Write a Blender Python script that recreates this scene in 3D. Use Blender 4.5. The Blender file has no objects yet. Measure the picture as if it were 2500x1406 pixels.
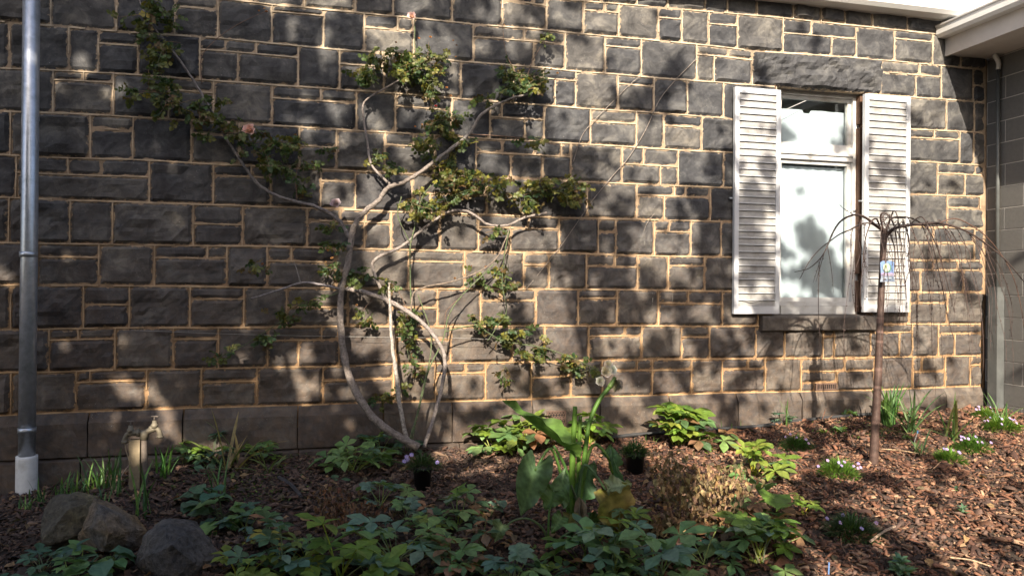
import bpy, bmesh, math, random
import numpy as np
from mathutils import Vector, Matrix, noise as mnoise
random.seed(7); RNG = np.random.default_rng(11)
SC = bpy.context.scene
COL = SC.collection
R_ = math.radians

# ------------------------------------------------------------------ camera
F_PX, CX, CY = 1790.0, 1250.0, 703.0
YAW, PITCH, ROLL = R_(13.566), R_(0.104), R_(0.436)
DIST, CAMZ = 5.8416, 1.35
_F = np.array([math.sin(YAW)*math.cos(PITCH), math.cos(YAW)*math.cos(PITCH), math.sin(PITCH)])
_R0 = np.array([math.cos(YAW), -math.sin(YAW), 0.0]); _U0 = np.cross(_R0, _F)
_R = math.cos(ROLL)*_R0 + math.sin(ROLL)*_U0
_U = -math.sin(ROLL)*_R0 + math.cos(ROLL)*_U0
CAM = np.array([0.0, -DIST, CAMZ])
cd = bpy.data.cameras.new('camera'); cam = bpy.data.objects.new('camera', cd); COL.objects.link(cam)
cd.sensor_width = 36.0; cd.lens = F_PX/2500*36.0; cd.clip_end = 600; cd.clip_start = .05
M = Matrix.Identity(4)
for i in range(3):
    M[i][0] = _R[i]; M[i][1] = _U[i]; M[i][2] = -_F[i]; M[i][3] = CAM[i]
cam.matrix_world = M
SC.camera = cam

# ------------------------------------------------------------------ light
SUN = np.array([0.28, 1.0, -0.67]); SUN /= np.linalg.norm(SUN)      # direction the light travels
EL = math.asin(-SUN[2]); 
world = bpy.data.worlds.new('World'); SC.world = world; world.use_nodes = True
nt = world.node_tree; nt.nodes.clear()
sky = nt.nodes.new('ShaderNodeTexSky'); sky.sky_type = 'NISHITA'; sky.sun_disc = False
sky.sun_elevation = EL; sky.sun_rotation = math.atan2(-SUN[0], -SUN[1])
sky.air_density = 1.0; sky.dust_density = 3.0; sky.ozone_density = 0.7
bg = nt.nodes.new('ShaderNodeBackground'); bg.inputs[1].default_value = 0.10
wo = nt.nodes.new('ShaderNodeOutputWorld')
nt.links.new(sky.outputs[0], bg.inputs[0]); nt.links.new(bg.outputs[0], wo.inputs[0])
sl = bpy.data.lights.new('sun', 'SUN'); sl.energy = 5.0; sl.angle = R_(0.48); sl.color = (1.0, 0.89, 0.72)
so = bpy.data.objects.new('sun', sl); COL.objects.link(so)
so.rotation_euler = Vector(SUN).to_track_quat('-Z', 'Y').to_euler()
SC.view_settings.view_transform = 'Standard'; SC.view_settings.look = 'None'
SC.view_settings.exposure = 1.45; SC.view_settings.gamma = 1.0
SC.cycles.max_bounces = 6; SC.cycles.transparent_max_bounces = 8

# ------------------------------------------------------------------ pixel <-> place
def ray(px, py): return _F*F_PX + _R*(px-CX) - _U*(py-CY)
def P(px, py, off=0.0):
    "point of the photograph on the upright plane that stands off metres in front of the wall"
    d = ray(px, py); return CAM + d*((DIST-off)/d[1])
def to_px(p):
    q = np.asarray(p)-CAM; z = q@_F
    return CX + F_PX*(q@_R)/z, CY - F_PX*(q@_U)/z
_wb = [(0,1205),(220,1165),(450,1122),(700,1104),(1030,1093),(1200,1088),(1500,1062),(1750,1045),(2050,1013),(2300,996),(2405,987)]
_wbX = [P(*q)[0] for q in _wb]; _wbZ = [P(*q)[2] for q in _wb]
def ground_z(x, y):
    b = np.interp(x, _wbX, _wbZ); o = np.clip(-np.asarray(y), 0, None)
    mean = float(np.mean(_wbZ))
    k = np.clip(o/5.0, 0, 1); b = b*(1-k) + (mean-.05)*k
    return b - .035*np.minimum(o, 5.0)
def G(px, py):
    d = ray(px, py); t0, t1 = .2, 3.0
    lo, hi = 1.0/F_PX, DIST/d[1]
    for _ in range(50):
        m = (lo+hi)/2; q = CAM+d*m
        if q[2] > ground_z(q[0], q[1]): lo = m
        else: hi = m
    return CAM + d*lo
def fbm(x, y, z, o=3): return mnoise.fractal(Vector((x, y, z)), 1.0, 2.0, o)

# ------------------------------------------------------------------ object helpers
def tag(o, label=None, cat=None, group=None, kind=None):
    if label: o['label'] = label
    if cat: o['category'] = cat
    if group: o['group'] = group
    if kind: o['kind'] = kind
    return o
def link(o, parent=None):
    COL.objects.link(o)
    if parent is not None: o.parent = parent
    return o
def thing(name, label, cat, loc=(0,0,0), rz=0.0, group=None):
    o = bpy.data.objects.new(name, None); o.empty_display_size = .1
    o.location = tuple(float(c) for c in loc); o.rotation_euler = (0, 0, rz); COL.objects.link(o)
    o['_loc'] = tuple(float(c) for c in loc); del o['_loc']
    return tag(o, label, cat, group)
class MB:
    def __init__(s): s.v = []; s.f = []; s.c = []; s.n = 0
    def add(s, verts, faces, col=None):
        verts = np.asarray(verts, float); b = s.n
        s.v.append(verts); s.n += len(verts)
        s.f += [tuple(i+b for i in f) for f in faces]
        c = np.ones((len(verts), 4)); c[:, :3] = (1, 1, 1) if col is None else col
        s.c.append(c); return s
    def mesh(s, name, mat, smooth=False, origin=(0,0,0)):
        me = bpy.data.meshes.new(name)
        V = np.concatenate(s.v) - np.asarray(origin, float); me.from_pydata(V.tolist(), [], s.f)
        a = me.color_attributes.new('Col', 'FLOAT_COLOR', 'POINT'); a.data.foreach_set('color', np.concatenate(s.c).ravel())
        if smooth: me.polygons.foreach_set('use_smooth', [True]*len(me.polygons))
        if mat: me.materials.append(mat)
        return me
    def obj(s, name, mat, parent=None, smooth=False):
        org = (0,0,0)
        if parent is not None:
            org = np.array(parent.location)
            if parent.parent is not None: org = org + np.array(parent.parent.location)
        return link(bpy.data.objects.new(name, s.mesh(name, mat, smooth, org)), parent)
    def box(s, c, d, rot=None, col=None, jit=0):
        v = np.array([[x, y, z] for x in (-.5,.5) for y in (-.5,.5) for z in (-.5,.5)])*np.asarray(d, float)
        if jit: v += RNG.normal(0, jit, v.shape)
        if rot is not None: v = v@np.array(rot).T
        return s.add(v+np.asarray(c, float), [(0,1,3,2),(4,6,7,5),(0,4,5,1),(2,3,7,6),(0,2,6,4),(1,5,7,3)], col)
    def bbox(s, a, b, col=None):
        a = np.asarray(a, float); b = np.asarray(b, float); return s.box((a+b)/2, np.abs(b-a), None, col)
    def tube(s, pts, rad, sides=7, col=None, cap=True, noise=0, flat=1.0):
        pts = np.asarray(pts, float); n = len(pts)
        rad = np.full(n, rad) if np.isscalar(rad) else np.asarray(rad, float)
        T = np.gradient(pts, axis=0); T /= np.linalg.norm(T, axis=1)[:, None]+1e-9
        ref = np.array([0,0,1.]) if abs(T[0][2]) < .9 else np.array([1.,0,0])
        nrm = np.cross(T[0], ref); nrm /= np.linalg.norm(nrm); V = []
        for i in range(n):
            nrm = nrm - T[i]*(nrm@T[i]); nrm /= np.linalg.norm(nrm)+1e-9; b = np.cross(T[i], nrm)
            for k in range(sides):
                a = 2*math.pi*k/sides; r = rad[i]*(1+(random.uniform(-noise, noise) if noise else 0))
                V.append(pts[i] + r*(math.cos(a)*nrm + flat*math.sin(a)*b))
        Fc = [(i*sides+k, i*sides+(k+1)%sides, (i+1)*sides+(k+1)%sides, (i+1)*sides+k) for i in range(n-1) for k in range(sides)]
        if cap: Fc += [tuple(range(sides))[::-1], tuple((n-1)*sides+k for k in range(sides))]
        return s.add(V, Fc, col)
    def lathe(s, prof, c=(0,0,0), sides=20, rot=None, col=None):
        V = np.array([[r*math.cos(2*math.pi*k/sides), r*math.sin(2*math.pi*k/sides), z] for r, z in prof for k in range(sides)])
        if rot is not None: V = V@np.array(rot).T
        n = len(prof)
        Fc = [(i*sides+k, i*sides+(k+1)%sides, (i+1)*sides+(k+1)%sides, (i+1)*sides+k) for i in range(n-1) for k in range(sides)]
        return s.add(V+np.asarray(c, float), Fc, col)
def smooth_path(pts, n=5):
    p = [np.asarray(q, float) for q in pts]; p = [2*p[0]-p[1]]+p+[2*p[-1]-p[-2]]; out = []
    for i in range(1, len(p)-2):
        for k in range(n):
            t = k/n; a, b, c, d = p[i-1:i+3]
            out.append(.5*((2*b)+(-a+c)*t+(2*a-5*b+4*c-d)*t*t+(-a+3*b-3*c+d)*t**3))
    out.append(p[-2]); return np.array(out)
def rotm(ax, a): return np.array(Matrix.Rotation(a, 3, ax))

# ------------------------------------------------------------------ materials
def new_mat(name):
    m = bpy.data.materials.new(name); m.use_nodes = True; nt = m.node_tree; nt.nodes.clear()
    out = nt.nodes.new('ShaderNodeOutputMaterial'); return m, nt, out
def N(nt, typ, **kw):
    n = nt.nodes.new(typ)
    for k, v in kw.items():
        if k.startswith('i_'):
            key = k[2:]; key = int(key) if key.isdigit() else key.replace('_', ' ')
            n.inputs[key].default_value = v
        else: setattr(n, k, v)
    return n
def ramp(nt, fac, stops):
    r = nt.nodes.new('ShaderNodeValToRGB'); e = r.color_ramp.elements
    while len(e) < len(stops): e.new(.5)
    for el, (p, c) in zip(e, stops): el.position = p; el.color = tuple(c)+(1,) if len(c) == 3 else c
    nt.links.new(fac, r.inputs[0]); return r.outputs[0]
def mixc(nt, fac, a, b, mode='MIX'):
    m = nt.nodes.new('ShaderNodeMix'); m.data_type = 'RGBA'; m.blend_type = mode
    for sock, v in ((m.inputs[0], fac), (m.inputs[6], a), (m.inputs[7], b)):
        if hasattr(v, 'is_output'): nt.links.new(v, sock)
        elif isinstance(v, (int, float)): sock.default_value = v
        else: sock.default_value = tuple(v)+(1,)
    return m.outputs[2]
def mth(nt, op, a, b=None, clamp=False):
    m = nt.nodes.new('ShaderNodeMath'); m.operation = op; m.use_clamp = clamp
    for sock, v in ((m.inputs[0], a), (m.inputs[1], b)):
        if v is None: continue
        if hasattr(v, 'is_output'): nt.links.new(v, sock)
        else: sock.default_value = v
    return m.outputs[0]
def pos(nt): return nt.nodes.new('ShaderNodeNewGeometry').outputs['Position']
def noise_tex(nt, vec, scale, detail=4, rough=.6, dist=0.0):
    n = N(nt, 'ShaderNodeTexNoise', i_Scale=scale, i_Detail=detail, i_Roughness=rough, i_Distortion=dist)
    nt.links.new(vec, n.inputs['Vector']); return n.outputs['Fac']
def bump(nt, h, strength, dist):
    b = N(nt, 'ShaderNodeBump', i_Strength=strength, i_Distance=dist); nt.links.new(h, b.inputs['Height']); return b.outputs[0]
def princ(nt, out, col, rough=.7, metal=0.0, normal=None, spec=.4):
    p = nt.nodes.new('ShaderNodeBsdfPrincipled')
    for k, v in (('Base Color', col), ('Roughness', rough), ('Metallic', metal), ('Specular IOR Level', spec)):
        if hasattr(v, 'is_output'): nt.links.new(v, p.inputs[k])
        elif k == 'Base Color': p.inputs[k].default_value = tuple(v)+(1,)
        else: p.inputs[k].default_value = v
    if normal is not None: nt.links.new(normal, p.inputs['Normal'])
    nt.links.new(p.outputs[0], out.inputs[0]); return p
def simple(name, col, rough=.6, metal=0.0, var=.25, scale=12, bstr=.15, bdist=.004, attr=False, dirt=None):
    m, nt, out = new_mat(name); p = pos(nt); n = noise_tex(nt, p, scale, 5, .65)
    base = col
    if attr:
        a = N(nt, 'ShaderNodeVertexColor', layer_name='Col'); base = mixc(nt, 1.0, a.outputs[0], col, 'MULTIPLY')
    c = mixc(nt, 1.0, base, ramp(nt, n, [(.25, (1-var,)*3), (.75, (1+var,)*3)]), 'MULTIPLY')
    if dirt:
        n2 = noise_tex(nt, p, scale*.35, 6, .7); c = mixc(nt, ramp(nt, n2, [(.52, (0,0,0)), (.72, (1,1,1))]), c, dirt)
    princ(nt, out, c, rough, metal, bump(nt, n, bstr, bdist)); return m

def mat_bluestone(name, dark=1.0):
    m, nt, out = new_mat(name); p = pos(nt)
    oi = nt.nodes.new('ShaderNodeObjectInfo')
    big = noise_tex(nt, p, 5.5, 6, .68, .6); fine = noise_tex(nt, p, 42, 5, .7); med = noise_tex(nt, p, 16, 5, .65, .3)
    c = ramp(nt, big, [(.30, (.018*dark, .019*dark, .023*dark)), (.5, (.052*dark, .053*dark, .057*dark)), (.72, (.140*dark, .136*dark, .129*dark))])
    c = mixc(nt, 1.0, c, ramp(nt, oi.outputs['Random'], [(0, (.60,.63,.70)), (.5, (.98,.97,.96)), (1, (1.38,1.28,1.15))]), 'MULTIPLY')
    # soil splash and rust tint, strongest on the lower courses
    sx = N(nt, 'ShaderNodeSeparateXYZ'); nt.links.new(p, sx.inputs[0])
    zf = N(nt, 'ShaderNodeMapRange', i_1=0.2, i_2=2.5, i_3=1.0, i_4=0.06); nt.links.new(mth(nt, 'ADD', sx.outputs[2], mth(nt, 'MULTIPLY', mth(nt, 'MAXIMUM', sx.outputs[0], 0.0), .10)), zf.inputs[0])
    zz = mth(nt, 'MULTIPLY', zf.outputs[0], ramp(nt, med, [(.3, (.25,)*3), (.7, (1,)*3)]))
    c = mixc(nt, mth(nt, 'MULTIPLY', zz, .85), c, mixc(nt, big, (.060*dark, .038*dark, .026*dark), (.185*dark, .125*dark, .084*dark)))
    # pale mineral flecks and lime runs
    v = N(nt, 'ShaderNodeTexVoronoi', i_Scale=60.0); nt.links.new(p, v.inputs['Vector'])
    fl = ramp(nt, v.outputs['Distance'], [(.07, (1,)*3), (.15, (0,)*3)])
    patch = ramp(nt, noise_tex(nt, p, 3.3, 4, .7), [(.55, (0,)*3), (.66, (1,)*3)])
    c = mixc(nt, mth(nt, 'MULTIPLY', mth(nt, 'MULTIPLY', fl, patch), .75), c, (.5, .48, .44))
    mp = N(nt, 'ShaderNodeMapping'); mp.inputs['Scale'].default_value = (46, 1, 2.6); nt.links.new(p, mp.inputs[0])
    st = ramp(nt, noise_tex(nt, mp.outputs[0], 1.0, 3, .55), [(.69, (0,)*3), (.73, (1,)*3)])
    dx = mth(nt, 'ABSOLUTE', mth(nt, 'SUBTRACT', sx.outputs[0], 2.75)); dz = mth(nt, 'ABSOLUTE', mth(nt, 'SUBTRACT', sx.outputs[2], 1.15))
    mk = mth(nt, 'MULTIPLY', mth(nt, 'LESS_THAN', dx, .62), mth(nt, 'LESS_THAN', dz, .62))
    brk = ramp(nt, noise_tex(nt, p, 55, 2, .5), [(.45, (0,)*3), (.52, (1,)*3)])
    c = mixc(nt, mth(nt, 'MULTIPLY', mth(nt, 'MULTIPLY', st, mk), mth(nt, 'MULTIPLY', brk, .85)), c, (.62, .58, .5))
    at = N(nt, 'ShaderNodeVertexColor', layer_name='Col'); sc_ = N(nt, 'ShaderNodeSeparateColor'); nt.links.new(at.outputs[0], sc_.inputs[0])
    sm = noise_tex(nt, p, 24, 5, .65, .4)
    k_ = mth(nt, 'SUBTRACT', sc_.outputs[0], mth(nt, 'MULTIPLY', mth(nt, 'SUBTRACT', sm, .47), 1.45))
    k_ = mth(nt, 'SUBTRACT', k_, mth(nt, 'MULTIPLY', mth(nt, 'SUBTRACT', oi.outputs['Random'], .45), .12))
    mz = N(nt, 'ShaderNodeMapRange', i_1=0.2, i_2=3.2); nt.links.new(sx.outputs[2], mz.inputs[0])
    mc = mixc(nt, mz.outputs[0], (.32,.19,.092), (.35,.27,.19)); mc = mixc(nt, 1.0, mc, ramp(nt, fine, [(.25, (.55,)*3), (.75, (1.15,)*3)]), 'MULTIPLY')
    c = mixc(nt, ramp(nt, k_, [(.02, (.92,)*3), (.10, (0,)*3)]), c, mc)
    h = mth(nt, 'ADD', mth(nt, 'MULTIPLY', fine, .35), med)
    princ(nt, out, c, .78, 0, bump(nt, h, .75, .010), .35); return m
MAT = {}
MAT['stone'] = mat_bluestone('bluestone'); MAT['plinth'] = mat_bluestone('bluestone_plinth', 1.0)
def mat_mortar(name, a, b):
    m, nt, out = new_mat(name); p = pos(nt); n = noise_tex(nt, p, 9, 5, .7); f = noise_tex(nt, p, 90, 4, .7)
    sx = N(nt, 'ShaderNodeSeparateXYZ'); nt.links.new(p, sx.inputs[0])
    zf = N(nt, 'ShaderNodeMapRange', i_1=0.2, i_2=3.2); nt.links.new(sx.outputs[2], zf.inputs[0])
    c = mixc(nt, zf.outputs[0], a, b)
    c = mixc(nt, 1.0, c, ramp(nt, n, [(.25, (.42,)*3), (.7, (1.15,)*3)]), 'MULTIPLY')
    princ(nt, out, c, .9, 0, bump(nt, f, .6, .005), .2); return m
MAT['mortar'] = mat_mortar('lime_mortar', (.30,.175,.088), (.35,.27,.195))
MAT['pointing'] = mat_mortar('pointing_mortar', (.50,.315,.165), (.53,.43,.32))
MAT['white_paint'] = simple('white_paint', (.50,.50,.50), .45, 0, .10, 14, .2, .002, dirt=(.36,.33,.29))
MAT['slat_paint'] = simple('slat_paint', (.27,.265,.265), .5, 0, .14, 20, .2, .002, dirt=(.16,.145,.13))
MAT['shutter_paint'] = simple('shutter_paint', (.47,.48,.51), .4, 0, .06, 10, .1, .001)
MAT['gutter'] = simple('gutter_enamel', (.62,.61,.60), .35, 0, .06, 6, .05, .001)
MAT['fascia'] = simple('fascia_board', (.50,.46,.43), .5, 0, .08, 9, .1, .001)
MAT['roof'] = simple('roof_iron', (.42,.43,.44), .4, .5, .1, 5, .05, .001)
MAT['galv'] = simple('galvanised_steel', (.46,.48,.52), .28, .6, .22, 24, .15, .002, dirt=(.26,.28,.30))
MAT['pvc'] = simple('white_pvc', (.70,.69,.68), .5, 0, .12, 18, .1, .001, dirt=(.5,.47,.43))
MAT['block'] = simple('grey_block_paint', (.112,.107,.102), .7, 0, .12, 30, .5, .004)
MAT['block_joint'] = simple('block_joint', (.40,.37,.34), .9, 0, .1, 20, .2, .002)
MAT['brass'] = simple('weathered_brass', (.17,.145,.105), .6, .25, .25, 40, .3, .002)
MAT['post'] = simple('weathered_post', (.23,.18,.115), .85, 0, .35, 18, .5, .004)
MAT['rust_pipe'] = simple('old_pipe', (.16,.13,.11), .7, .2, .3, 30, .4, .003)
MAT['terracotta'] = simple('terracotta', (.105,.065,.05), .85, 0, .25, 40, .3, .003)
MAT['void'] = simple('dark_void', (.008,.008,.008), .9)
MAT['hose'] = simple('black_hose', (.035,.035,.037), .5, 0, .15, 30, .1, .001)
MAT['pot'] = simple('black_pot', (.010,.010,.011), .45, 0, .1, 30, .05, .001)
MAT['soil'] = simple('garden_soil', (.040,.027,.019), .95, 0, .5, 22, 1.0, .02)
MAT['chip'] = simple('bark_chip', (1,1,1), .85, 0, .3, 60, .6, .004, attr=True)
MAT['bark'] = simple('rose_bark', (.215,.190,.175), .85, 0, .6, 60, 1.0, .008, attr=True, dirt=(.075,.055,.045))
MAT['twig'] = simple('cherry_twig', (.050,.034,.030), .55, 0, .35, 60, .4, .003, attr=True)
MAT['cherry_bark'] = simple('cherry_bark', (.062,.043,.038), .42, 0, .35, 50, .4, .004, attr=True)
MAT['wire'] = simple('wire', (.30,.29,.28), .5, .6)
MAT['wood_brown'] = simple('brown_timber', (.085,.045,.028), .8, 0, .35, 25, .5, .004)
MAT['rock'] = simple('rock', (1,1,1), .9, 0, .65, 34, 1.0, .03, attr=True, dirt=(.07,.058,.045))
MAT['tag'] = simple('tag_card', (1,1,1), .45, 0, .25, 90, .05, .001, attr=True)
def mat_leaf(name, trans=.3, rough=.5, var=.35):
    m, nt, out = new_mat(name); p = pos(nt)
    a = N(nt, 'ShaderNodeVertexColor', layer_name='Col'); oi = nt.nodes.new('ShaderNodeObjectInfo')
    n = noise_tex(nt, p, 26, 4, .6)
    c = mixc(nt, 1.0, a.outputs[0], ramp(nt, n, [(.25, (1-var,)*3), (.75, (1+var,)*3)]), 'MULTIPLY')
    c = mixc(nt, 1.0, c, ramp(nt, oi.outputs['Random'], [(0, (.75,.85,.85)), (1, (1.25,1.12,.9))]), 'MULTIPLY')
    pr = nt.nodes.new('ShaderNodeBsdfPrincipled'); pr.inputs['Roughness'].default_value = rough; pr.inputs['Specular IOR Level'].default_value = .4
    nt.links.new(c, pr.inputs['Base Color']); nt.links.new(bump(nt, n, .3, .004), pr.inputs['Normal'])
    t = nt.nodes.new('ShaderNodeBsdfTranslucent'); nt.links.new(mixc(nt, 1.0, c, (1.5,1.5,.7), 'MULTIPLY'), t.inputs[0])
    mx = nt.nodes.new('ShaderNodeMixShader'); mx.inputs[0].default_value = trans
    nt.links.new(pr.outputs[0], mx.inputs[1]); nt.links.new(t.outputs[0], mx.inputs[2]); nt.links.new(mx.outputs[0], out.inputs[0])
    return m
MAT['leaf'] = mat_leaf('leaf'); MAT['crown'] = mat_leaf('crown_leaf', .06, .6); MAT['petal'] = mat_leaf('petal', .3, .6, .12); MAT['dry'] = mat_leaf('dry_leaf', .15, .8, .4)
def mat_glass():
    m, nt, out = new_mat('window_glass')
    tr = nt.nodes.new('ShaderNodeBsdfTransparent'); tr.inputs[0].default_value = (.93,.96,.96,1)
    gl = nt.nodes.new('ShaderNodeBsdfGlossy'); gl.inputs['Roughness'].default_value = .03
    lw = nt.nodes.new('ShaderNodeFresnel'); lw.inputs[0].default_value = 1.5
    mx = nt.nodes.new('ShaderNodeMixShader'); nt.links.new(lw.outputs[0], mx.inputs[0])
    nt.links.new(tr.outputs[0], mx.inputs[1]); nt.links.new(gl.outputs[0], mx.inputs[2]); nt.links.new(mx.outputs[0], out.inputs[0]); return m
MAT['glass'] = mat_glass()
MAT['blind'] = simple('white_blind', (.47,.50,.56), .8, 0, .03, 4, .02, .001)

# ------------------------------------------------------------------ the ground
gx = np.concatenate([[-90,-60,-35,-20,-12,-8,-6], np.arange(-5,8.01,.07), [9,11,14,20,35,60,90]])
gy = np.concatenate([[-90,-60,-35,-20,-13,-9,-7], np.arange(-6,0.41,.07), [1,4,12,40,90]])
XX, YY = np.meshgrid(gx, gy); ZZ = ground_z(XX, YY)
for i in range(XX.shape[0]):
    for j in range(XX.shape[1]):
        if -5 <= XX[i,j] <= 8 and -6 <= YY[i,j] <= .2:
            ZZ[i,j] += .022*fbm(XX[i,j]*2.3, YY[i,j]*2.3, 0)+.012*fbm(XX[i,j]*8, YY[i,j]*8, 3)
gm = MB(); nx_ = len(gx)
gm.add(np.stack([XX.ravel(), YY.ravel(), ZZ.ravel()], 1), [(r*nx_+c, r*nx_+c+1, (r+1)*nx_+c+1, (r+1)*nx_+c) for r in range(len(gy)-1) for c in range(nx_-1)])
tag(gm.obj('ground', MAT['soil'], None, True), kind='structure')

# ------------------------------------------------------------------ the stone wall
L = {
1:[(600,-80),(1226,-22),(1337,-4),(1900,44),(2281,84),(2400,92)],
2:[(600,4),(664,13),(790,24),(890,34),(1010,45),(1155,60),(1300,71),(1425,84),(1510,92),(1607,100),(1729,112),(1837,125),(2090,142),(2278,159),(2400,171)],
3:[(0,53),(168,67),(242,74),(339,82),(427,87),(532,94),(666,107),(828,122),(939,131),(1129,151),(1305,164),(1405,175),(1507,182),(1598,191),(1678,196),(1766,203),(2227,238),(2343,246)],
4:[(0,167),(171,174),(339,184),(413,189),(521,198),(666,208),(830,219),(967,229),(1126,242),(1300,255),(1442,267),(1553,273),(1678,282),(1786,290),(2227,316),(2378,323)],
5:[(0,272),(91,275),(222,280),(327,286),(441,293),(700,309),(870,320),(1013,327),(1195,340),(1328,347),(1439,353),(1553,360),(1655,367),(1786,373),(2227,394),(2403,404)],
6:[(0,378),(165,386),(324,390),(467,398),(521,401),(700,408),(782,414),(1004,425),(1300,438),(1433,445),(1556,450),(1732,457),(2224,474),(2403,481)],
7:[(0,482),(171,489),(364,495),(472,499),(700,506),(782,509),(981,518),(1192,524),(1365,532),(1553,536),(1732,540),(2224,553),(2400,559)],
8:[(0,592),(91,594),(273,597),(472,600),(700,602),(848,607),(1004,610),(1200,616),(1337,617),(1502,622),(1630,626),(1758,627),(2221,636),(2390,637)],
9:[(0,696),(242,697),(552,700),(700,703),(848,704),(1067,706),(1300,706),(1502,707),(1783,711),(2221,714),(2400,714)],
10:[(0,804),(85,804),(285,800),(529,800),(700,798),(848,796),(1067,797),(1300,796),(1553,795),(1763,797),(2213,791),(2398,791)],
11:[(0,909),(122,908),(279,902),(424,901),(683,896),(848,894),(927,889),(1186,885),(1300,884),(1456,879),(1732,876),(2056,874),(2395,868)],
12:[(0,1014),(85,1010),(219,1004),(359,1000),(492,995),(600,992),(785,987),(927,982),(1084,980),(1300,975),(1393,969),(1593,965),(1763,959),(2127,952),(2395,942)],
}
BED = {}
for k, pts in L.items():
    w = [P(*q) for q in pts]; BED[k] = (np.array([q[0] for q in w]), np.array([q[2] for q in w]))
BED[0] = (BED[1][0], BED[1][1]+.30); BED[-1] = (BED[1][0], BED[1][1]+.62)
def bed(k, X): return float(np.interp(X, *BED[k]))
XR = P(2403, 560)[0]; XL = -4.6
OPX0, OPX1 = P(1893, 480)[0], P(2111, 480)[0]          # window opening
OPZ1 = P(2000, 214)[2]; OPZ0 = P(2000, 767)[2]
# cells of each course: (right joint x, split fraction from the top or None, top joints, bottom joints); 'H' = hole of the window
E_ = None
C = {
0:[(-900,),(-600,),(-300,),(0,),(200,),(420,),(640,),(820,),(1000,),(1180,),(1340,),(1470,),(1555,),(1630,),(1722,),(1775,),(1848,),(1936,),(2004,),(2062,),(2130,),(2215,),(2300,),(2403,)],
1:[(-800,),(-500,),(-200,),(60,),(230,.3,[],[150]),(400,),(560,),(744,),(867,),(960,),(1104,),(1226,),(1334,.25,[1303],[]),(1425,),(1510,.27,[1476],[]),(1607,),(1664,.3,[],[]),(1730,),(1800,.35,[],[]),(1911,),(2090,.42,[1980],[2030]),(2183,),(2276,.27,[],[]),(2345,),(2403,)],
2:[(-700,),(-420,),(-150,),(125,),(285,),(427,),(532,.29,[],[]),(664,),(790,.17,[],[]),(889,),(1010,.36,[970],[]),(1155,),(1379,.33,[1280],[1303]),(1477,),(1565,.26,[],[]),(1700,),(1836,.27,[1777],[1743]),(2150,'LINTEL'),(2297,.34,[2244],[2235]),(2375,),(2403,.5,[],[])],
3:[(-800,),(-520,),(-260,),(24,),(168,),(240,),(337,.31,[],[]),(488,),(728,.29,[550,625],[581]),(829,),(937,.35,[],[]),(1125,),(1253,),(1405,.27,[1325],[1355]),(1508,),(1596,.26,[],[]),(1678,),(1766,),(1893,),(2111,'H'),(2310,),(2378,),(2403,)],
4:[(-700,),(-400,),(-130,),(130,),(277,.22,[205],[]),(412,),(521,.3,[],[]),(664,),(870,.32,[783],[]),(965,),(1103,.32,[1054],[]),(1196,),(1328,.41,[1225],[1281]),(1441,),(1553,.35,[],[]),(1620,),(1713,.33,[],[]),(1893,),(2111,'H'),(2342,.26,[2280],[2205]),(2376,),(2403,)],
5:[(-800,),(-520,),(-260,),(26,),(221,),(325,.32,[],[]),(467,),(584,.3,[],[]),(731,),(821,.45,[],[]),(940,),(1060,.31,[1010],[]),(1162,),(1393,.36,[1225,1307,1370],[1247,1325]),(1518,),(1655,.47,[1570],[1612]),(1766,),(1893,),(2111,'H'),(2288,),(2403,.32,[2381],[2355])],
6:[(-700,),(-400,),(-180,),(40,),(365,.4,[166,247],[]),(521,),(661,.28,[613],[]),(783,),(868,.28,[],[]),(1006,),(1188,.5,[],[1050]),(1310,),(1433,),(1554,),(1733,.31,[1645,1673],[1621]),(1893,),(2111,'H'),(2312,),(2403,.38,[2392],[])],
7:[(-800,),(-520,),(-260,),(22,),(171,),(275,),(472,),(592,.47,[],[]),(750,),(955,.31,[830,893],[890]),(1072,),(1168,),(1365,.33,[1290],[1246]),(1460,),(1503,.37,[],[]),(1597,),(1686,.32,[1634],[]),(1760,),(1893,),(2111,'H'),(2378,.47,[2278],[]),(2403,)],
8:[(-700,),(-400,),(-180,),(92,),(242,.32,[],[]),(377,),(554,.3,[506],[]),(652,),(820,.35,[711],[]),(998,),(1134,.29,[],[]),(1278,),(1340,.34,[],[]),(1431,),(1556,.34,[1502],[]),(1631,),(1720,.27,[],[]),(1893,),(2111,'H'),(2403,.3,[2278,2338],[2247,2352])],
9:[(-800,),(-520,),(-260,),(27,),(204,),(316,.45,[],[]),(464,),(596,.3,[],[]),(700,),(849,.5,[],[]),(952,),(1067,.5,[],[]),(1173,),(1308,.31,[1222],[]),(1411,),(1506,.24,[],[]),(1607,),(1763,.36,[1680],[]),(1850,),(2130,'SILL'),(2220,),(2312,.33,[2240],[]),(2403,)],
10:[(-700,),(-400,),(-150,),(120,),(281,.26,[191],[]),(423,),(533,.28,[],[]),(654,),(828,.34,[785],[729]),(967,),(1100,.36,[],[]),(1250,),(1329,),(1437,),(1566,.3,[1525],[]),(1664,),(1732,.33,[],[]),(1845,),(1915,),(2009,),(2036,.35,[],[]),(2125,),(2227,.25,[],[2195]),(2290,),(2403,.3,[],[2330])],
11:[(-800,),(-520,),(-260,),(27,),(186,),(358,.28,[220],[]),(492,),(627,.35,[],[]),(788,),(960,.38,[],[]),(1063,),(1185,.26,[1137],[]),(1297,),(1393,.42,[],[]),(1470,),(1592,.3,[1485,1555],[]),(1688,.3,[],[]),(1763,),(1867,.3,[1825],[]),(1955,),(2135,.4,[2062],[2043]),(2228,),(2307,.48,[2250],[]),(2368,),(2403,.3,[],[])],
}
wall = thing('stone_wall', 'dark bluestone house wall with pale sandy mortar joints', 'wall', (0, 0, 0))
JOINTS = []     # pointing lines in wall coordinates
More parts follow.
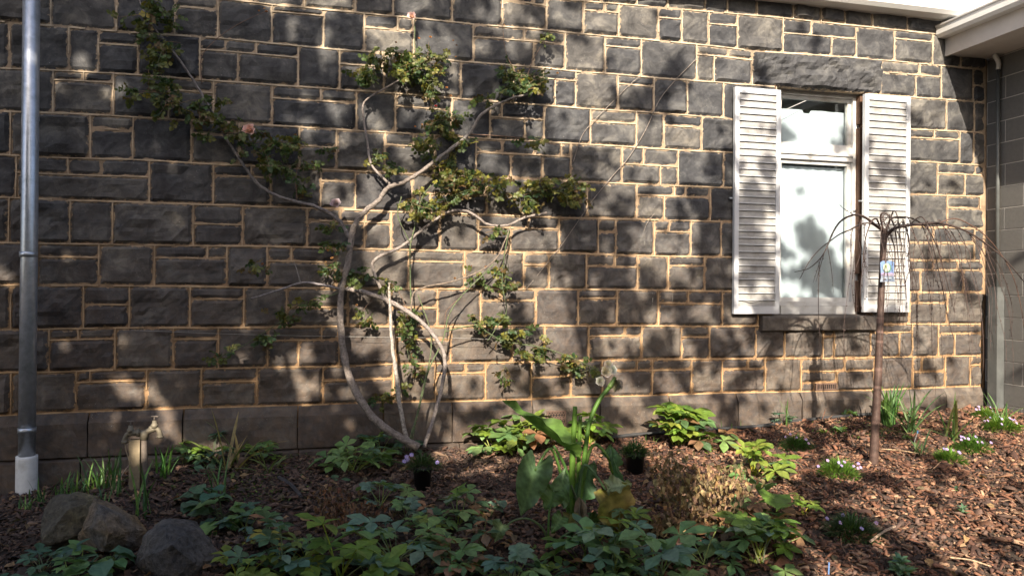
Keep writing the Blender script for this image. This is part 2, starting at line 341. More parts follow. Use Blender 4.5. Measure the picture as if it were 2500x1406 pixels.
def stone_obj(name, x0, x1, zb, zt, mat='stone', inset=.0045, bulge=.009, rough=.011, seed=None, res=.03, y0=0.0):
    "one rock-faced block: zb/zt are functions of x; ragged outline, sunk edges, broken front face"
    sd = seed if seed is not None else random.uniform(0, 500)
    nx = max(3, int((x1-x0)/res)); hz = zt((x0+x1)/2)-zb((x0+x1)/2); nz = max(3, int(hz/res))
    V = []; Cc = []
    ang = random.uniform(-1, 1); ang2 = random.uniform(-.8, .8)
    mg = [random.choice((.35,.5,.7,1.0,1.7))*inset for _ in range(4)]
    for j in range(nz+1):
        for i in range(nx+1):
            u, v = i/nx, j/nz
            X = x0+(x1-x0)*u; Zb, Zt = zb(X), zt(X); Z = Zb+(Zt-Zb)*v
            e = .9+.9*fbm(X*22+sd, Z*22, sd, 2)
            dl, dr, db, dt = u*(x1-x0), (1-u)*(x1-x0), v*(Zt-Zb), (1-v)*(Zt-Zb)
            if i == 0: X += mg[0]*e
            if i == nx: X -= mg[1]*e
            if j == 0: Z += mg[2]*e
            if j == nz: Z -= mg[3]*e
            ed = min(dl, dr, db, dt)
            rise = min(1, ed/.03)**.5
            f1 = 1.35*fbm(X*5.5+sd, Z*7.5, sd, 4); f2 = mnoise.noise(Vector((X*3.2-sd, Z*3.2, 2.2)))
            r1 = 1-abs(mnoise.noise(Vector((X*6.5+sd*2, Z*8.5, 9.1))))*2
            h = bulge + rough*(1.1*f1+.9*f2+.8*max(0, r1-.45)) + rough*.5*(ang*(u-.5)+ang2*(v-.5))
            y = .003 if ed < 1e-6 else -(.0030+max(.0010, h)*rise)
            q_ = min(1, ed/.06); Cc.append((q_, q_, q_, 1))
            V.append((X, y0+y, Z))
    Fc = [(j*(nx+1)+i, j*(nx+1)+i+1, (j+1)*(nx+1)+i+1, (j+1)*(nx+1)+i) for j in range(nz) for i in range(nx)]
    # back rim so that the block has depth
    rim = [i for i in range(nx+1)]+[j*(nx+1)+nx for j in range(1, nz+1)]+[nz*(nx+1)+i for i in range(nx-1, -1, -1)]+[j*(nx+1) for j in range(nz-1, 0, -1)]
    b = len(V); V += [(V[k][0], y0+.05, V[k][2]) for k in rim]; m = len(rim)
    Fc += [(rim[k], b+k, b+(k+1)%m, rim[(k+1)%m]) for k in range(m)]
    b_ = MB().add(V, Fc); b_.c[0][:len(Cc)] = Cc; b_.c[0][len(Cc):, :3] = 0
    return b_.obj(name, MAT[mat], wall, False)
nst = 0
for k, cells in C.items():
    def ymid(px, k=k):
        q = P(px, 700); return (to_px((q[0], 0, bed(k, q[0])))[1]+to_px((q[0], 0, bed(k+1, q[0])))[1])/2
    def wx(px): return P(px, ymid(px))[0]
    xprev = XL
    for ci, cell in enumerate(cells):
        x1 = XR if cell[0] == 2403 else wx(cell[0])
        if cell[0] == 1893: x1 = OPX0
        if cell[0] == 2111: x1 = OPX1
        x0 = xprev; xprev = x1
        sp = cell[1] if len(cell) > 1 else None
        zt = lambda X, k=k: bed(k, X); zb = lambda X, k=k: bed(k+1, X)
        if sp == 'H': continue
        nm = 'frieze_stone' if k == 0 else 'stone'
        if cell[0] != 2403 and not (k == 9 and sp == 'SILL') : JOINTS.append(('v', x1, zb(x1), zt(x1)))
        if sp == 'LINTEL':
            tag(stone_obj('lintel', x0, x1, zb, zt, 'stone', .005, .030, .030, 41, .028)); continue
        if sp == 'SILL':
            zs = P(1990, 768)[2]-.0; continue
        if sp is None:
            big = random.random() < .4
            stone_obj(nm, x0, x1, zb, zt, bulge=.013 if big else .009, rough=.016 if big else .008); nst += 1
        else:
            zm = lambda X, k=k, sp=sp: bed(k, X)+(bed(k+1, X)-bed(k, X))*sp
            JOINTS.append(('h', x0, x1, zm))
            a = x0
            for q in list(cell[2])+[None]:
                b = x1 if q is None else wx(q)
                stone_obj('small_stone', a, b, zm, zt, inset=.0045, bulge=.006, rough=.006); a = b
                if q is not None: JOINTS.append(('v', b, zm(b), zt(b)))
            a = x0
            for q in list(cell[3])+[None]:
                b = x1 if q is None else wx(q)
                if k == 11 and cell[0] == 2135 and q == 2043:      # the stone above the wall vent is cut short
                    zv = P(2010, 934)[2]
                    stone_obj('small_stone', a, b, lambda X: zv, zm, bulge=.008, rough=.008)
                    stone_obj('small_stone', a, wx(1990), zb, lambda X: zv, bulge=.006, rough=.005)
                else: stone_obj(nm, a, b, zb, zm, bulge=.010, rough=.011)
                a = b
                if q is not None: JOINTS.append(('v', b, zb(b), zm(b)))
# mortar bed behind the stones
mm = MB(); XS = np.arange(XL, XR+.001, (XR-XL)/330); ZS = np.arange(-.35, bed(0, 3)+.45, .03)
idx = {}
V = []; Fc = []
for j, z in enumerate(ZS):
    for i, x in enumerate(XS):
        V.append((x, .0005-.0035*fbm(x*9, z*9, 5, 3), z))
n_ = len(XS)
for j in range(len(ZS)-1):
    for i in range(n_-1):
        xc, zc = (XS[i]+XS[i+1])/2, (ZS[j]+ZS[j+1])/2
        if OPX0-.01 < xc < OPX1+.01 and OPZ0-.02 < zc < OPZ1+.005: continue
        Fc.append((j*n_+i, j*n_+i+1, (j+1)*n_+i+1, (j+1)*n_+i))
mm.add(V, Fc).obj('mortar', MAT['mortar'], wall, True)
# raised ribbon pointing along every joint
rb = MB()
def ribbon(pts, w=.0085):
    pts = np.array(pts); 
    for a, b in zip(pts[:-1], pts[1:]):
        if random.random() < .12: continue
        d = (b-a); l = np.hypot(*d); 
        if l < 1e-4: continue
        d = d/l; n = np.array([-d[1], d[0]])*w/2*random.uniform(.6, 1.2); y0 = -.0075-random.uniform(0, .002)
        q = [a-n, b-n, b+n, a+n]
        rb.add([(p[0], 0.0, p[1]) for p in q]+[(p[0], y0, p[1]) for p in q], [(4,5,6,7),(0,1,5,4),(1,2,6,5),(2,3,7,6),(3,0,4,7)])
for j in JOINTS:
    if j[0] == 'v':
        _, x, za, zb_ = j; n = max(2, int(abs(zb_-za)/.06)+1); ribbon([(x+random.uniform(-.002, .002), z) for z in np.linspace(za, zb_, n)])
    else:
        _, xa, xb, f = j; n = max(2, int((xb-xa)/.09)+1); ribbon([(x, f(x)+random.uniform(-.0015, .0015)) for x in np.linspace(xa, xb, n)])
for k in range(1, 13):
    for xa, xb in ((XL, OPX0-.02), (OPX0-.02, OPX1+.02), (OPX1+.02, XR)):
        if 3 <= k <= 9 and xa > XL and xb < XR-.1: continue
        if k == 10 and xa > XL and xb < XR-.1: continue
        n = int((xb-xa)/.10); ribbon([(x, bed(k, x)+random.uniform(-.0015, .0015)) for x in np.linspace(xa, xb, n)], .0105)
rb.obj('pointing', MAT['pointing'], wall)
# reveals of the opening and the quoin edge on the right
rv = MB()
rv.bbox((OPX1, -.004, OPZ0), (OPX1+.06, .25, OPZ1)); rv.bbox((OPX0-.06, -.003, OPZ0), (OPX0, .25, OPZ1)); rv.bbox((OPX0-.05, -.003, OPZ1), (OPX1+.05, .25, OPZ1+.05))
rv.obj('window_reveal', MAT['wood_brown'], wall)
ql = MB(); V = []
for j, z in enumerate(np.arange(-.2, bed(1, XR)+.1, .04)):
    w = .018+.014*fbm(z*6, 2, 3); V += [(XR-.035-w, -.004, z), (XR-.02, -.016-.006*fbm(z*9, 1, 1), z), (XR+.012, -.010, z), (XR+.012, .06, z)]
ql.add(V, [(4*j+i, 4*j+i+1, 4*j+i+5, 4*j+i+4) for j in range(len(V)//4-1) for i in range(3)]).obj('corner_mortar', MAT['mortar'], wall, True)
# stone sill
zs1, zs0 = P(1990, 770)[2], P(1990, 807)[2]; sx0, sx1 = P(1852, 790)[0], P(2131, 790)[0]
V = []; nn = 24
for i in range(nn+1):
    x = sx0+(sx1-sx0)*i/nn; e = .006*fbm(x*9, 1, 7); e2 = .005*fbm(x*12, 5, 7)
    V += [(x, .10, zs1+.012), (x, -.055+e, zs1-.004+e2), (x, -.07+e, zs1-.018), (x, -.066+e2, zs0+.01+e), (x, -.05, zs0+e2), (x, .10, zs0)]
Fc = [(6*i+k, 6*(i+1)+k, 6*(i+1)+(k+1)%6, 6*i+(k+1)%6) for i in range(nn) for k in range(6)]+[tuple(range(6))[::-1], tuple(6*nn+k for k in range(6))]
MB().add(V, Fc).obj('sill', MAT['plinth'], wall)
# plinth blocks with a weathered chamfer, then the rough footing
PL = [-900,-600,-300,-60,219,449,727,935,1102,1297,1460,1630,1794,1950,2127,2300,2403]
L13X = [P(*q)[0] for q in [(-600,1150),(0,1120),(219,1110),(725,1090),(1030,1077),(1200,1072),(2400,1020)]]
L13Z = [P(*q)[2] for q in [(-600,1150),(0,1120),(219,1110),(725,1090),(1030,1077),(1200,1072),(2400,1020)]]
def z13(x): return float(np.interp(x, L13X, L13Z))
def plinth_block(name, x0, x1, ztop, zbot, proj, cham, seed):
    n = max(3, int((x1-x0)/.03)); V = []
    rows = [0, .5, 1, 1.25, 2, 3, 4, 5, 6]
    for i in range(n+1):
        u = i/n; X = x0+(x1-x0)*u; T, B = ztop(X), zbot(X)
        prof = [(T-.004, .02), (T-.004, -.010), (T-.002-cham*.45, -.010-proj*.5), (T-cham, -.010-proj)]
        for q in np.linspace(0, 1, 6)[1:]: prof.append((T-cham+(B-T+cham)*q, -.010-proj))
        for (z, y) in prof:
            w = .009*fbm(X*6+seed, z*6, seed, 3)+.007*fbm(X*19+seed, z*19, 1, 2); xx = X
            if i == 0: xx += .004+.004*abs(fbm(z*14, seed, 1)); 
            if i == n: xx -= .004+.004*abs(fbm(z*14, seed, 5))
            if i in (0, n) and y < .01: y += .006
            V.append((xx, y-(w if y < 0 else 0), z))
    m = 9; Fc = [(i*m+k, i*m+k+1, (i+1)*m+k+1, (i+1)*m+k) for i in range(n) for k in range(m-1)]
    # side returns
    for i in (0, n):
        b = len(V); V += [(V[i*m+k][0], .05, V[i*m+k][2]) for k in range(m)]
        Fc += [(i*m+k, i*m+k+1, b+k+1, b+k) for k in range(m-1)]
    return MB().add(V, Fc).obj(name, MAT['plinth'], wall, False)
vx0, vx1 = P(1335, 1030)[0], P(1384, 1030)[0]; vz1, vz0 = P(1360, 1003)[2], P(1360, 1056)[2]
xa = XL
for i, px in enumerate(PL[1:]):
    xb = XR if px == 2403 else P(px, 1040)[0]
    plinth_block('plinth_block', xa, xb, lambda X: bed(12, X), lambda X: z13(X), .045, .075, i*7.3); xa = xb
FT = [-800,-400,-120,80,205,404,520,730,935,1118,1240,1420,1700,2100,2403]; xa = XL
for i, px in enumerate(FT):
    xb = XR if px == 2403 else P(px, 1110)[0]
    if xb > xa+.05:
        o = plinth_block('footing_stone', xa, xb, lambda X: z13(X)-.006, lambda X: z13(X)-.50, .075, .02, 90+i*5.1)
    xa = xb
rb2 = MB()
rb2.bbox((XL, -.030, -.3), (XR, .03, .28)); 
rb2.obj('footing_core', MAT['soil'], wall)
# vents
def vent(px0, px1, py0, py1, off, fancy):
    x0, x1 = P(px0, py0, off)[0], P(px1, py0, off)[0]; z1, z0 = P(px0, py0, off)[2], P(px0, py1, off)[2]
    t = MB(); w = .012
    t.bbox((x0, -off-.006, z0), (x0+w, 0, z1)); t.bbox((x1-w, -off-.006, z0), (x1, 0, z1)); t.bbox((x0+w, -off-.0055, z0), (x1-w, 0, z0+w)); t.bbox((x0+w, -off-.0055, z1-w), (x1-w, 0, z1))
    fr = t.obj('air_vent', MAT['terracotta'], wall)
    v = MB(); v.bbox((x0+w, -off+.004, z0+w), (x1-w, -.001, z1-w)); v.obj('vent_hole', MAT['void'], fr)
    g = MB(); n = 9 if not fancy else 6
    if not fancy:
        for i in range(n): x = x0+w+(x1-x0-2*w)*(i+.5)/n; g.bbox((x-.004, -off-.004, z0+w), (x+.004, -off+.003, z1-w))
    else:
        for r in range(3):
            zc = z0+w+(z1-z0-2*w)*(r+.5)/3
            for i in range(n):
                xc = x0+w+(x1-x0-2*w)*(i+.5)/n
                for s in (-1, 1): g.box((xc, -off-.001, zc), (.006, .006, (z1-z0)/3*1.05), rotm('Y', s*.42))
        for r in (1, 2): zc = z0+w+(z1-z0-2*w)*r/3; g.bbox((x0+w, -off-.0045, zc-.003), (x1-w, -off+.003, zc+.003))
    g.obj('vent_grille', MAT['terracotta'], fr)
vent(1335, 1382, 1003, 1056, .062, True); vent(1991, 2043, 936, 953, .012, False)

# ------------------------------------------------------------------ window and shutters
zt_, zb_ = OPZ1, OPZ0
YW = .105                                             # face of the timber frame behind the wall face
win = thing('window', 'white timber sash window with a pale blind behind the glass', 'window', (OPX0, YW, zb_))
def wb(name, x0, x1, z0, z1, y0, y1, mat='white_paint', par=None):
    return MB().bbox((x0, y0, z0), (x1, y1, z1)).obj(name, MAT[mat], par or win)
def wxz(px, py, off=-YW): q = P(px, py, off); return q[0], q[2]
jr = wxz(2070, 480)[0]; jo = OPX1
ztr0, ztr1 = wxz(2000, 392)[1], wxz(2000, 360)[1]
wb('jamb', OPX0+.002, OPX0+.10, zb_, zt_, YW-.02, YW+.10); wb('jamb', jr+.035, jo-.002, zb_, zt_, YW-.02, YW+.10)
wb('head', OPX0+.1, jr+.035, zt_-.05, zt_-.002, YW-.018, YW+.10)
wb('frame_sill', OPX0+.1, jr+.035, zb_+.0, zb_+.075, YW-.05, YW+.1)
wb('frame_sill', OPX0+.1, jr+.035, zb_+.077, zb_+.115, YW-.028, YW+.1)
tr = wb('transom', OPX0+.1, jr+.035, ztr0, ztr1, YW-.015, YW+.1)
MB().bbox((OPX0+.1, YW-.03, ztr0+.045), (jr+.035, YW-.0151, ztr0+.068)).obj('moulding', MAT['white_paint'], win)
def sash(z0, z1, st):
    s = MB(); x0, x1 = OPX0+.1, jr+.035
    s.bbox((x0, YW+.012, z0), (x0+st, YW+.05, z1)); s.bbox((x1-st, YW+.012, z0), (x1, YW+.05, z1))
    s.bbox((x0+st, YW+.0125, z0), (x1-st, YW+.05, z0+st)); s.bbox((x0+st, YW+.0125, z1-st), (x1-st, YW+.05, z1))
    o = s.obj('sash', MAT['white_paint'], win)
    MB().bbox((x0+st-.005, YW+.030, z0+st-.005), (x1-st+.005, YW+.034, z1-st+.005)).obj('pane', MAT['glass'], o)
sash(zb_+.115, ztr0, .036); sash(ztr1, zt_-.05, .034)
zbl = wxz(2000, 266)[1]
# two pieces of pale blind hanging behind the glass
V = []; nxb = 40
for z in (zb_+.12, ztr0-.05):
    for i in range(nxb+1):
        x = OPX0+.11+(jr+.03-OPX0-.11)*i/nxb; V.append((x, YW+.075+.004*math.sin(i*1.1), z))
MB().add(V, [(i, i+1, nxb+2+i, nxb+1+i) for i in range(nxb)]).obj('blind', MAT['blind'], win, True)
V = []
for z in (ztr1+.02, zbl):
    for i in range(nxb+1):
        x = OPX0+.11+(jr+.03-OPX0-.11)*i/nxb; e = 0
        if z == zbl: e = .004*fbm(x*8, 1, 1)-(.03 if abs(x-(OPX0+.44)) < .035 else 0)
        V.append((x, YW+.078, z+e))
MB().add(V, [(i, i+1, nxb+2+i, nxb+1+i) for i in range(nxb)]).obj('blind', MAT['blind'], win, True)
MB().bbox((OPX0-.02, .30, zb_), (OPX1+.02, .31, zt_)).obj('room_backing', simple('room_dark', (.10,.12,.115), .9), win)
# brown batten beside the frame
bt = MB(); zq = [zt_-.03, P(2100, 300)[2], P(2100, 310)[2], P(2100, 668)[2], P(2100, 685)[2], zb_+.02]
for a, b in ((0, 1), (2, 3), (4, 5)): bt.bbox((OPX1-.032, YW-.075, zq[b]), (OPX1-.003, YW-.021, zq[a]))
bt.obj('batten', MAT['wood_brown'], win)
MB().tube([P(1880, 285, -.06), P(1968, 246, -.10)], .0025, 5).obj('cord', MAT['white_paint'], win)
def shutter(label, x0, x1, z0, z1, yb, nslat, broken=None):
    t = thing('shutter', label, 'shutter', (x0, yb, z0)); d = .034; st = .042
    fr = MB()
    fr.bbox((x0, yb-d, z0), (x0+st, yb, z1)); fr.bbox((x1-st, yb-d, z0), (x1, yb, z1))
    fr.bbox((x0+st, yb-d+.0005, z1-.048), (x1-st, yb, z1)); fr.bbox((x0+st, yb-d+.0005, z0), (x1-st, yb, z0+.058))
    fr.obj('frame', MAT['shutter_paint'], t)
    for i in range(nslat):
        zc0 = z0+.058+(z1-z0-.106)*i/nslat; zc1 = z0+.058+(z1-z0-.106)*(i+1)/nslat; h = zc1-zc0
        s = MB(); sag = 0.0
        prof = [(yb-.0185, zc1+.010), (yb-.0250, zc0+.010), (yb-.0325, zc0+.006), (yb-.0325, zc0+.001), (yb-.018, zc0+.004), (yb-.012, zc1+.008)]
        n = 10; V = []
        for k in range(n+1):
            u = k/n; x = x0+st+(x1-x0-2*st)*u; dz = .0
            if broken == i: dz = -.024*math.exp(-((u-.35)/.16)**2)
            V += [(x, y, z+dz*(1 if q not in (0, 5) else 0)+random.uniform(-.0004, .0004)) for q, (y, z) in enumerate(prof)]
        Fc = [(6*k+q, 6*k+(q+1)%6, 6*(k+1)+(q+1)%6, 6*(k+1)+q) for k in range(n) for q in range(6)]
        o = s.add(V, Fc).obj('slat', MAT['slat_paint'], t)
        MB().bbox((x0+st+.001, yb-.0345, zc0+.0005), (x1-st-.001, yb-.0326, zc0+.0075)).obj('slat_lip', MAT['shutter_paint'], o)
    for z in (z0+.35*(z1-z0)*1.45,):
        MB().bbox((x0-.035, yb-.012, z), (x0+.03, yb+.004, z+.012)).obj('catch', MAT['galv'], t)
    return t
a = P(1797, 212, .07); b = P(1902, 766, .07)
shutter('white louvred shutter on the left of the window, one low slat broken', a[0]-.005, P(1905, 480, .07)[0], b[2], P(1850, 216, .07)[2], -.036, 31, 1)
a = P(2111, 480, .07); b = P(2220, 762, .07)
shutter('white louvred shutter right of the window, behind the weeping tree', a[0], P(2222, 480, .07)[0], b[2], P(2170, 234, .07)[2], -.036, 30)

# ------------------------------------------------------------------ eaves, wing and pipes
def gutter_profile(name, p0, p1, out, h, depth, mat, parent, up=.0):
    "quad gutter swept from p0 to p1 (bottom back edge); out = unit vector away from the fascia"
    p0 = np.array(p0, float); p1 = np.array(p1, float); out = np.array(out, float); z = np.array([0, 0, 1.])
    prof = [(0, 0), (.78*depth, 0), (depth, .03), (depth, h*.78), (depth+.012, h*.84), (depth+.014, h*.95), (depth, h), (depth-.012, h*.97), (depth-.012, .03), (0, .012)]
    V = [p+out*a+z*b for p in (p0, p1) for a, b in prof]; n = len(prof)
    return MB().add(V, [(i, (i+1) % n, n+(i+1) % n, n+i) for i in range(n)]+[tuple(range(n))[::-1], tuple(n+i for i in range(n))]).obj(name, MAT[mat], parent)
gq = P(2338, 37, .185); gz = gq[2]
eave = thing('main_eave', 'bright white gutter running along the top of the stone wall', 'gutter', (0, 0, gz))
XW = 7.4
gutter_profile('gutter', (XL, -.055, gz), (XW, -.055, gz), (0, -1, 0), .20, .150, 'gutter', eave)
MB().bbox((XL, -.055, gz-.0), (XW, .02, gz+.22)).obj('fascia', MAT['fascia'], eave)
rf = MB(); V = []; n = 150
for r, (y, z) in enumerate(((-.10, gz+.235), (3.5, gz+1.6))):
    for i in range(n+1): V.append((XL+(XW+1-XL)*i/n, y, z+.012*math.cos(i*math.pi)))
rf.add(V, [(i, i+1, n+2+i, n+1+i) for i in range(n)]).obj('roof_sheet', MAT['roof'], eave)
wing = thing('block_wing', 'dark grey painted block wall of the adjoining wing', 'wall', (XR, 0, 0))
sq = P(2303, 137, 0); ez0 = sq[2]; ex = sq[0]; ez1 = P(2303, 95, 0)[2]; egt = P(2292, 68, 0)[2]
YF = -4.2
weave = thing('wing_eave', 'pale eave with gutter projecting from the right corner', 'eave', (ex, 0, ez0))
MB().bbox((ex, YF, ez0-.012), (ex+.022, -.016, ez1+.10)).obj('fascia', MAT['fascia'], weave)
MB().bbox((ex+.022, YF, ez0), (XR+.3, -.016, ez0+.01)).obj('soffit', MAT['fascia'], weave)
gutter_profile('gutter', (ex, -.016, ez1-.01), (ex, YF, ez1-.01), (-1, 0, 0), egt-ez1+.02, .10, 'gutter', weave)
V = []; n = 60
for r, (x, z) in enumerate(((ex-.05, egt+.02), (ex+3.0, egt+1.2))):
    for i in range(n+1): V.append((x, YF+(-YF+.0)*i/n, z+.012*math.cos(i*math.pi)))
MB().add(V, [(i, i+1, n+2+i, n+1+i) for i in range(n)]).obj('roof_sheet', MAT['roof'], weave)
# blocks of the wing, laid in half bond
MB().bbox((XR+.014, YF, -.3), (XR+.25, -.001, ez0)).obj('block_joint', MAT['block_joint'], wing)
bz = P(2450, 987, .2)[2]; bh = (P(2450, 400, .2)[2]-bz)/round((P(2450, 400, .2)[2]-bz)/.2); z = bz-bh*2; row = 0
while z < ez0:
    y = -.02 if row % 2 else -.02+.195
    while y > YF:
        ya, yb2 = min(y, -.002), max(y-.385, YF)
        if ya-yb2 > .03:
            b = MB(); zt2 = min(z+bh-.0065, ez0-.002); g = .003
            V = [(XR+.010, ya, z), (XR+.010, yb2, z), (XR+.010, yb2, zt2), (XR+.010, ya, zt2), (XR+.016, ya, z), (XR+.016, yb2, z), (XR+.016, yb2, zt2), (XR+.016, ya, zt2)]
            x0 = XR+.010+random.uniform(-.001, .001)
            for q in range(4): V[q] = (x0, V[q][1]+(g if q in (1, 2) else -g), V[q][2]+(g if q < 2 else -g))
            b.add(V, [(0,1,2,3),(0,4,5,1),(1,5,6,2),(2,6,7,3),(3,7,4,0)]).obj('block', MAT['block'], wing)
        y -= .3915
    z += bh; row += 1
MAT['gate'] = simple('dark_grey_metal', (.12,.125,.13), .4, .3)
MAT['pipegrey'] = simple('grey_pipe', (.10,.105,.105), .4, .2)
dp = thing('wing_downpipe', 'slim grey pipe running down the block wall near the corner', 'pipe', (XR, -.2, 0))
pt = P(2441, 160, .17); pb = P(2441, 705, .17); px_ = XR-.022; py_ = -.165
MB().tube([(px_, py_, pb[2]), (px_, py_, pt[2]-.02)], .017, 10).obj('pipe', MAT['pipegrey'], dp, True)
MB().tube(smooth_path([(px_, py_, pt[2]-.04), (px_, py_, pt[2]+.03), (px_-.05, py_, pt[2]+.10), (px_-.06, py_, ez0)], 4), .021, 10).obj('elbow', MAT['gutter'], dp, True)
pz = P(2441, 990, .17)[2]
cg = MB(); cg.bbox((px_-.05, py_-.05, pz-.25), (XR+.012, py_-.042, pb[2]+.01)); cg.bbox((px_-.05, py_-.042, pz-.25), (px_-.044, py_+.05, pb[2]+.01)); cg.bbox((px_-.0505, py_-.0505, pb[2]+.005), (XR+.011, py_+.05, pb[2]+.016))
cg.obj('guard_channel', MAT['pipegrey'], dp)
# galvanised pipe on the left
o_ = .16
gp = thing('galvanised_pipe', 'tall round galvanised pipe in front of the left wall, white sleeve at its foot', 'pipe', (*P(63, 1225, o_)[:2], P(63, 1225, o_)[2]))
xp = P(64, 1100, o_)[0]+.004; ztop = P(77, -200, o_)[2]+.6; zj = P(62, 1112, o_)[2]; zb0 = P(63, 1235, o_)[2]
MB().tube([(xp, -o_, zj-.03), (xp+.003, -o_, 1.5), (xp+.004, -o_, ztop)], .052, 28).obj('pipe', MAT['galv'], gp, True)
for pyj in (617, 1045): zc = P(66, pyj, o_)[2]; MB().lathe([(.053,-.03),(.0555,-.03),(.0555,.006),(.053,.006)], (xp, -o_, zc), 28).obj('joint_collar', MAT['galv'], gp, True)
MB().lathe([(.053,.001),(.065,0),(.066,-.02),(.066,zb0-.25-zj)], (xp, -o_, zj), 28).obj('base_sleeve', MAT['pvc'], gp, True)
for pyj in (280,): zc = P(70, pyj, o_)[2]; MB().bbox((xp-.012, -o_, zc-.015), (xp+.012, 0, zc+.015)).obj('bracket', MAT['galv'], gp)
#PART2

# ------------------------------------------------------------------ leaf shapes
def blade(l, w, n=4, fold=.25, droop=.3, shape='ovate', ruffle=0.0, wide=.45):
    "leaf blade along +X, upper side +Z; returns verts, faces"
    V = []
    for i in range(n+1):
        t = i/n
        if shape == 'strap': wd = w*.5*(1-max(0, (t-.6)/.4)**2)*(.8+.2*min(1, t*4))
        else: wd = w*.5*(math.sin(math.pi*min(1, max(0, t**(.75 if wide < .5 else 1))))**.8) + (.002 if 0 < i < n else 0)
        a = -droop*t; x = l*(math.sin(droop*t)/droop if droop else t); z = -l*(1-math.cos(droop*t))/droop if droop else 0
        up = wd*fold; r = ruffle*w*math.sin(i*2.3)
        V += [(x, -wd, z+up+r), (x, 0, z), (x, wd, z+up-r)]
    Fc = []
    for i in range(n): b = 3*i; Fc += [(b, b+3, b+4, b+1), (b+1, b+4, b+5, b+2)]
    return np.array(V), Fc
def xf(V, rz=0, ry=0, rx=0, loc=(0,0,0), s=1.0):
    m = rotm('Z', rz)@rotm('Y', ry)@rotm('X', rx); return (np.asarray(V)*s)@m.T+np.asarray(loc, float)
def jit(c, k=.18):
    f = random.uniform(1-k, 1+k); return tuple(max(0, x*f*random.uniform(1-k*.4, 1+k*.4)) for x in c)

# ------------------------------------------------------------------ bark mulch
def in_view(p):
    x, y = to_px(p); return -250 < x < 2750 and 900 < y < 1650
def rots(rz, ry, rx):
    cz, sz, cy, sy, cx, sx = np.cos(rz), np.sin(rz), np.cos(ry), np.sin(ry), np.cos(rx), np.sin(rx); n = len(rz); m = np.empty((n, 3, 3))
    m[:,0,0] = cz*cy; m[:,0,1] = cz*sy*sx-sz*cx; m[:,0,2] = cz*sy*cx+sz*sx
    m[:,1,0] = sz*cy; m[:,1,1] = sz*sy*sx+cz*cx; m[:,1,2] = sz*sy*cx-cz*sx
    m[:,2,0] = -sy; m[:,2,1] = cy*sx; m[:,2,2] = cy*cx; return m
def batch(name, VV, Fq, cols, mat, parent=None, org=(0,0,0)):
    "many small pieces as one mesh: VV (n, k, 3) vertices, Fq quads of one piece, cols (n, 3)"
    n, k = VV.shape[:2]; Fa = (np.array(Fq)[None]+k*np.arange(n)[:, None, None]).reshape(-1, 4); V = (VV.reshape(-1, 3)-np.asarray(org))
    me = bpy.data.meshes.new(name); me.vertices.add(len(V)); me.vertices.foreach_set('co', V.ravel())
    me.loops.add(Fa.size); me.loops.foreach_set('vertex_index', Fa.ravel().astype(np.int32))
    me.polygons.add(len(Fa)); me.polygons.foreach_set('loop_start', np.arange(0, Fa.size, 4, dtype=np.int32)); me.update(calc_edges=True)
    c = np.ones((n, k, 4)); c[:, :, :3] = np.asarray(cols)[:, None]
    a = me.color_attributes.new('Col', 'FLOAT_COLOR', 'POINT'); a.data.foreach_set('color', c.ravel())
    me.materials.append(mat); return link(bpy.data.objects.new(name, me), parent)
def grid_z(x, y):
    jx = np.clip(np.searchsorted(gx, x)-1, 0, len(gx)-2); jy = np.clip(np.searchsorted(gy, y)-1, 0, len(gy)-2)
    u = (x-gx[jx])/(gx[jx+1]-gx[jx]); v = (y-gy[jy])/(gy[jy+1]-gy[jy])
    return (ZZ[jy,jx]*(1-u)+ZZ[jy,jx+1]*u)*(1-v)+(ZZ[jy+1,jx]*(1-u)+ZZ[jy+1,jx+1]*u)*v
def chips(n, size, cols, seed):
    rg = np.random.default_rng(seed)
    cube = np.array([[-.5,-.5,-.5],[.5,-.42,-.5],[.42,.5,-.5],[-.46,.4,-.5],[-.40,-.36,.5],[.36,-.3,.5],[.3,.4,.5],[-.36,.34,.5]])
    x = rg.uniform(-4.2, 7.2, n*3); y = rg.uniform(-4.6, -.10, n*3); z = grid_z(x, y)
    q = np.stack([x, y, z], 1)-CAM; d = q@_F; px = CX+F_PX*(q@_R)/d; py = CY-F_PX*(q@_U)/d
    k = np.nonzero((d > .5)&(px > -250)&(px < 2750)&(py > 900)&(py < 1600))[0][:n]; x, y, z, px = x[k], y[k], z[k], px[k]; n = len(k)
    l = size*rg.lognormal(0, .55, n); w = l*rg.uniform(.2, .6, n); h = np.minimum(.010, l*.22)*rg.uniform(.6, 1.3, n)
    th = rg.uniform(0, 1, n) > .90; l[th] *= 2.2; w[th] = .005; h[th] = .004
    m = rots(rg.uniform(0, 6.28, n), rg.normal(0, .38, n), rg.normal(0, .45, n))
    V = cube[None]*np.stack([l, w, h], 1)[:, None]*(1+rg.normal(0, .14, (n, 8, 3))); V = np.einsum('nij,nkj->nki', m, V)
    V += np.stack([x, y, z+rg.uniform(0, .022, n)], 1)[:, None]
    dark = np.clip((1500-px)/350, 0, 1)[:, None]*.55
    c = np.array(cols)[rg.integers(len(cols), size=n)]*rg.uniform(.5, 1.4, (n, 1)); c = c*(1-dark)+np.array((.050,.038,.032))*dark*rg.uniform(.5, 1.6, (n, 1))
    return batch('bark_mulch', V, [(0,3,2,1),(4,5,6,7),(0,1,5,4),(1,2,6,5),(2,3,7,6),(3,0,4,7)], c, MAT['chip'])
CHIP = [(.150,.066,.038),(.090,.042,.028),(.150,.070,.042),(.060,.030,.022),(.200,.105,.062),(.130,.058,.032),(.045,.026,.020),(.26,.16,.10),(.10,.06,.045)]
tag(chips(56000, .025, CHIP, 5), 'reddish brown bark chips covering the garden bed', 'mulch', kind='stuff')

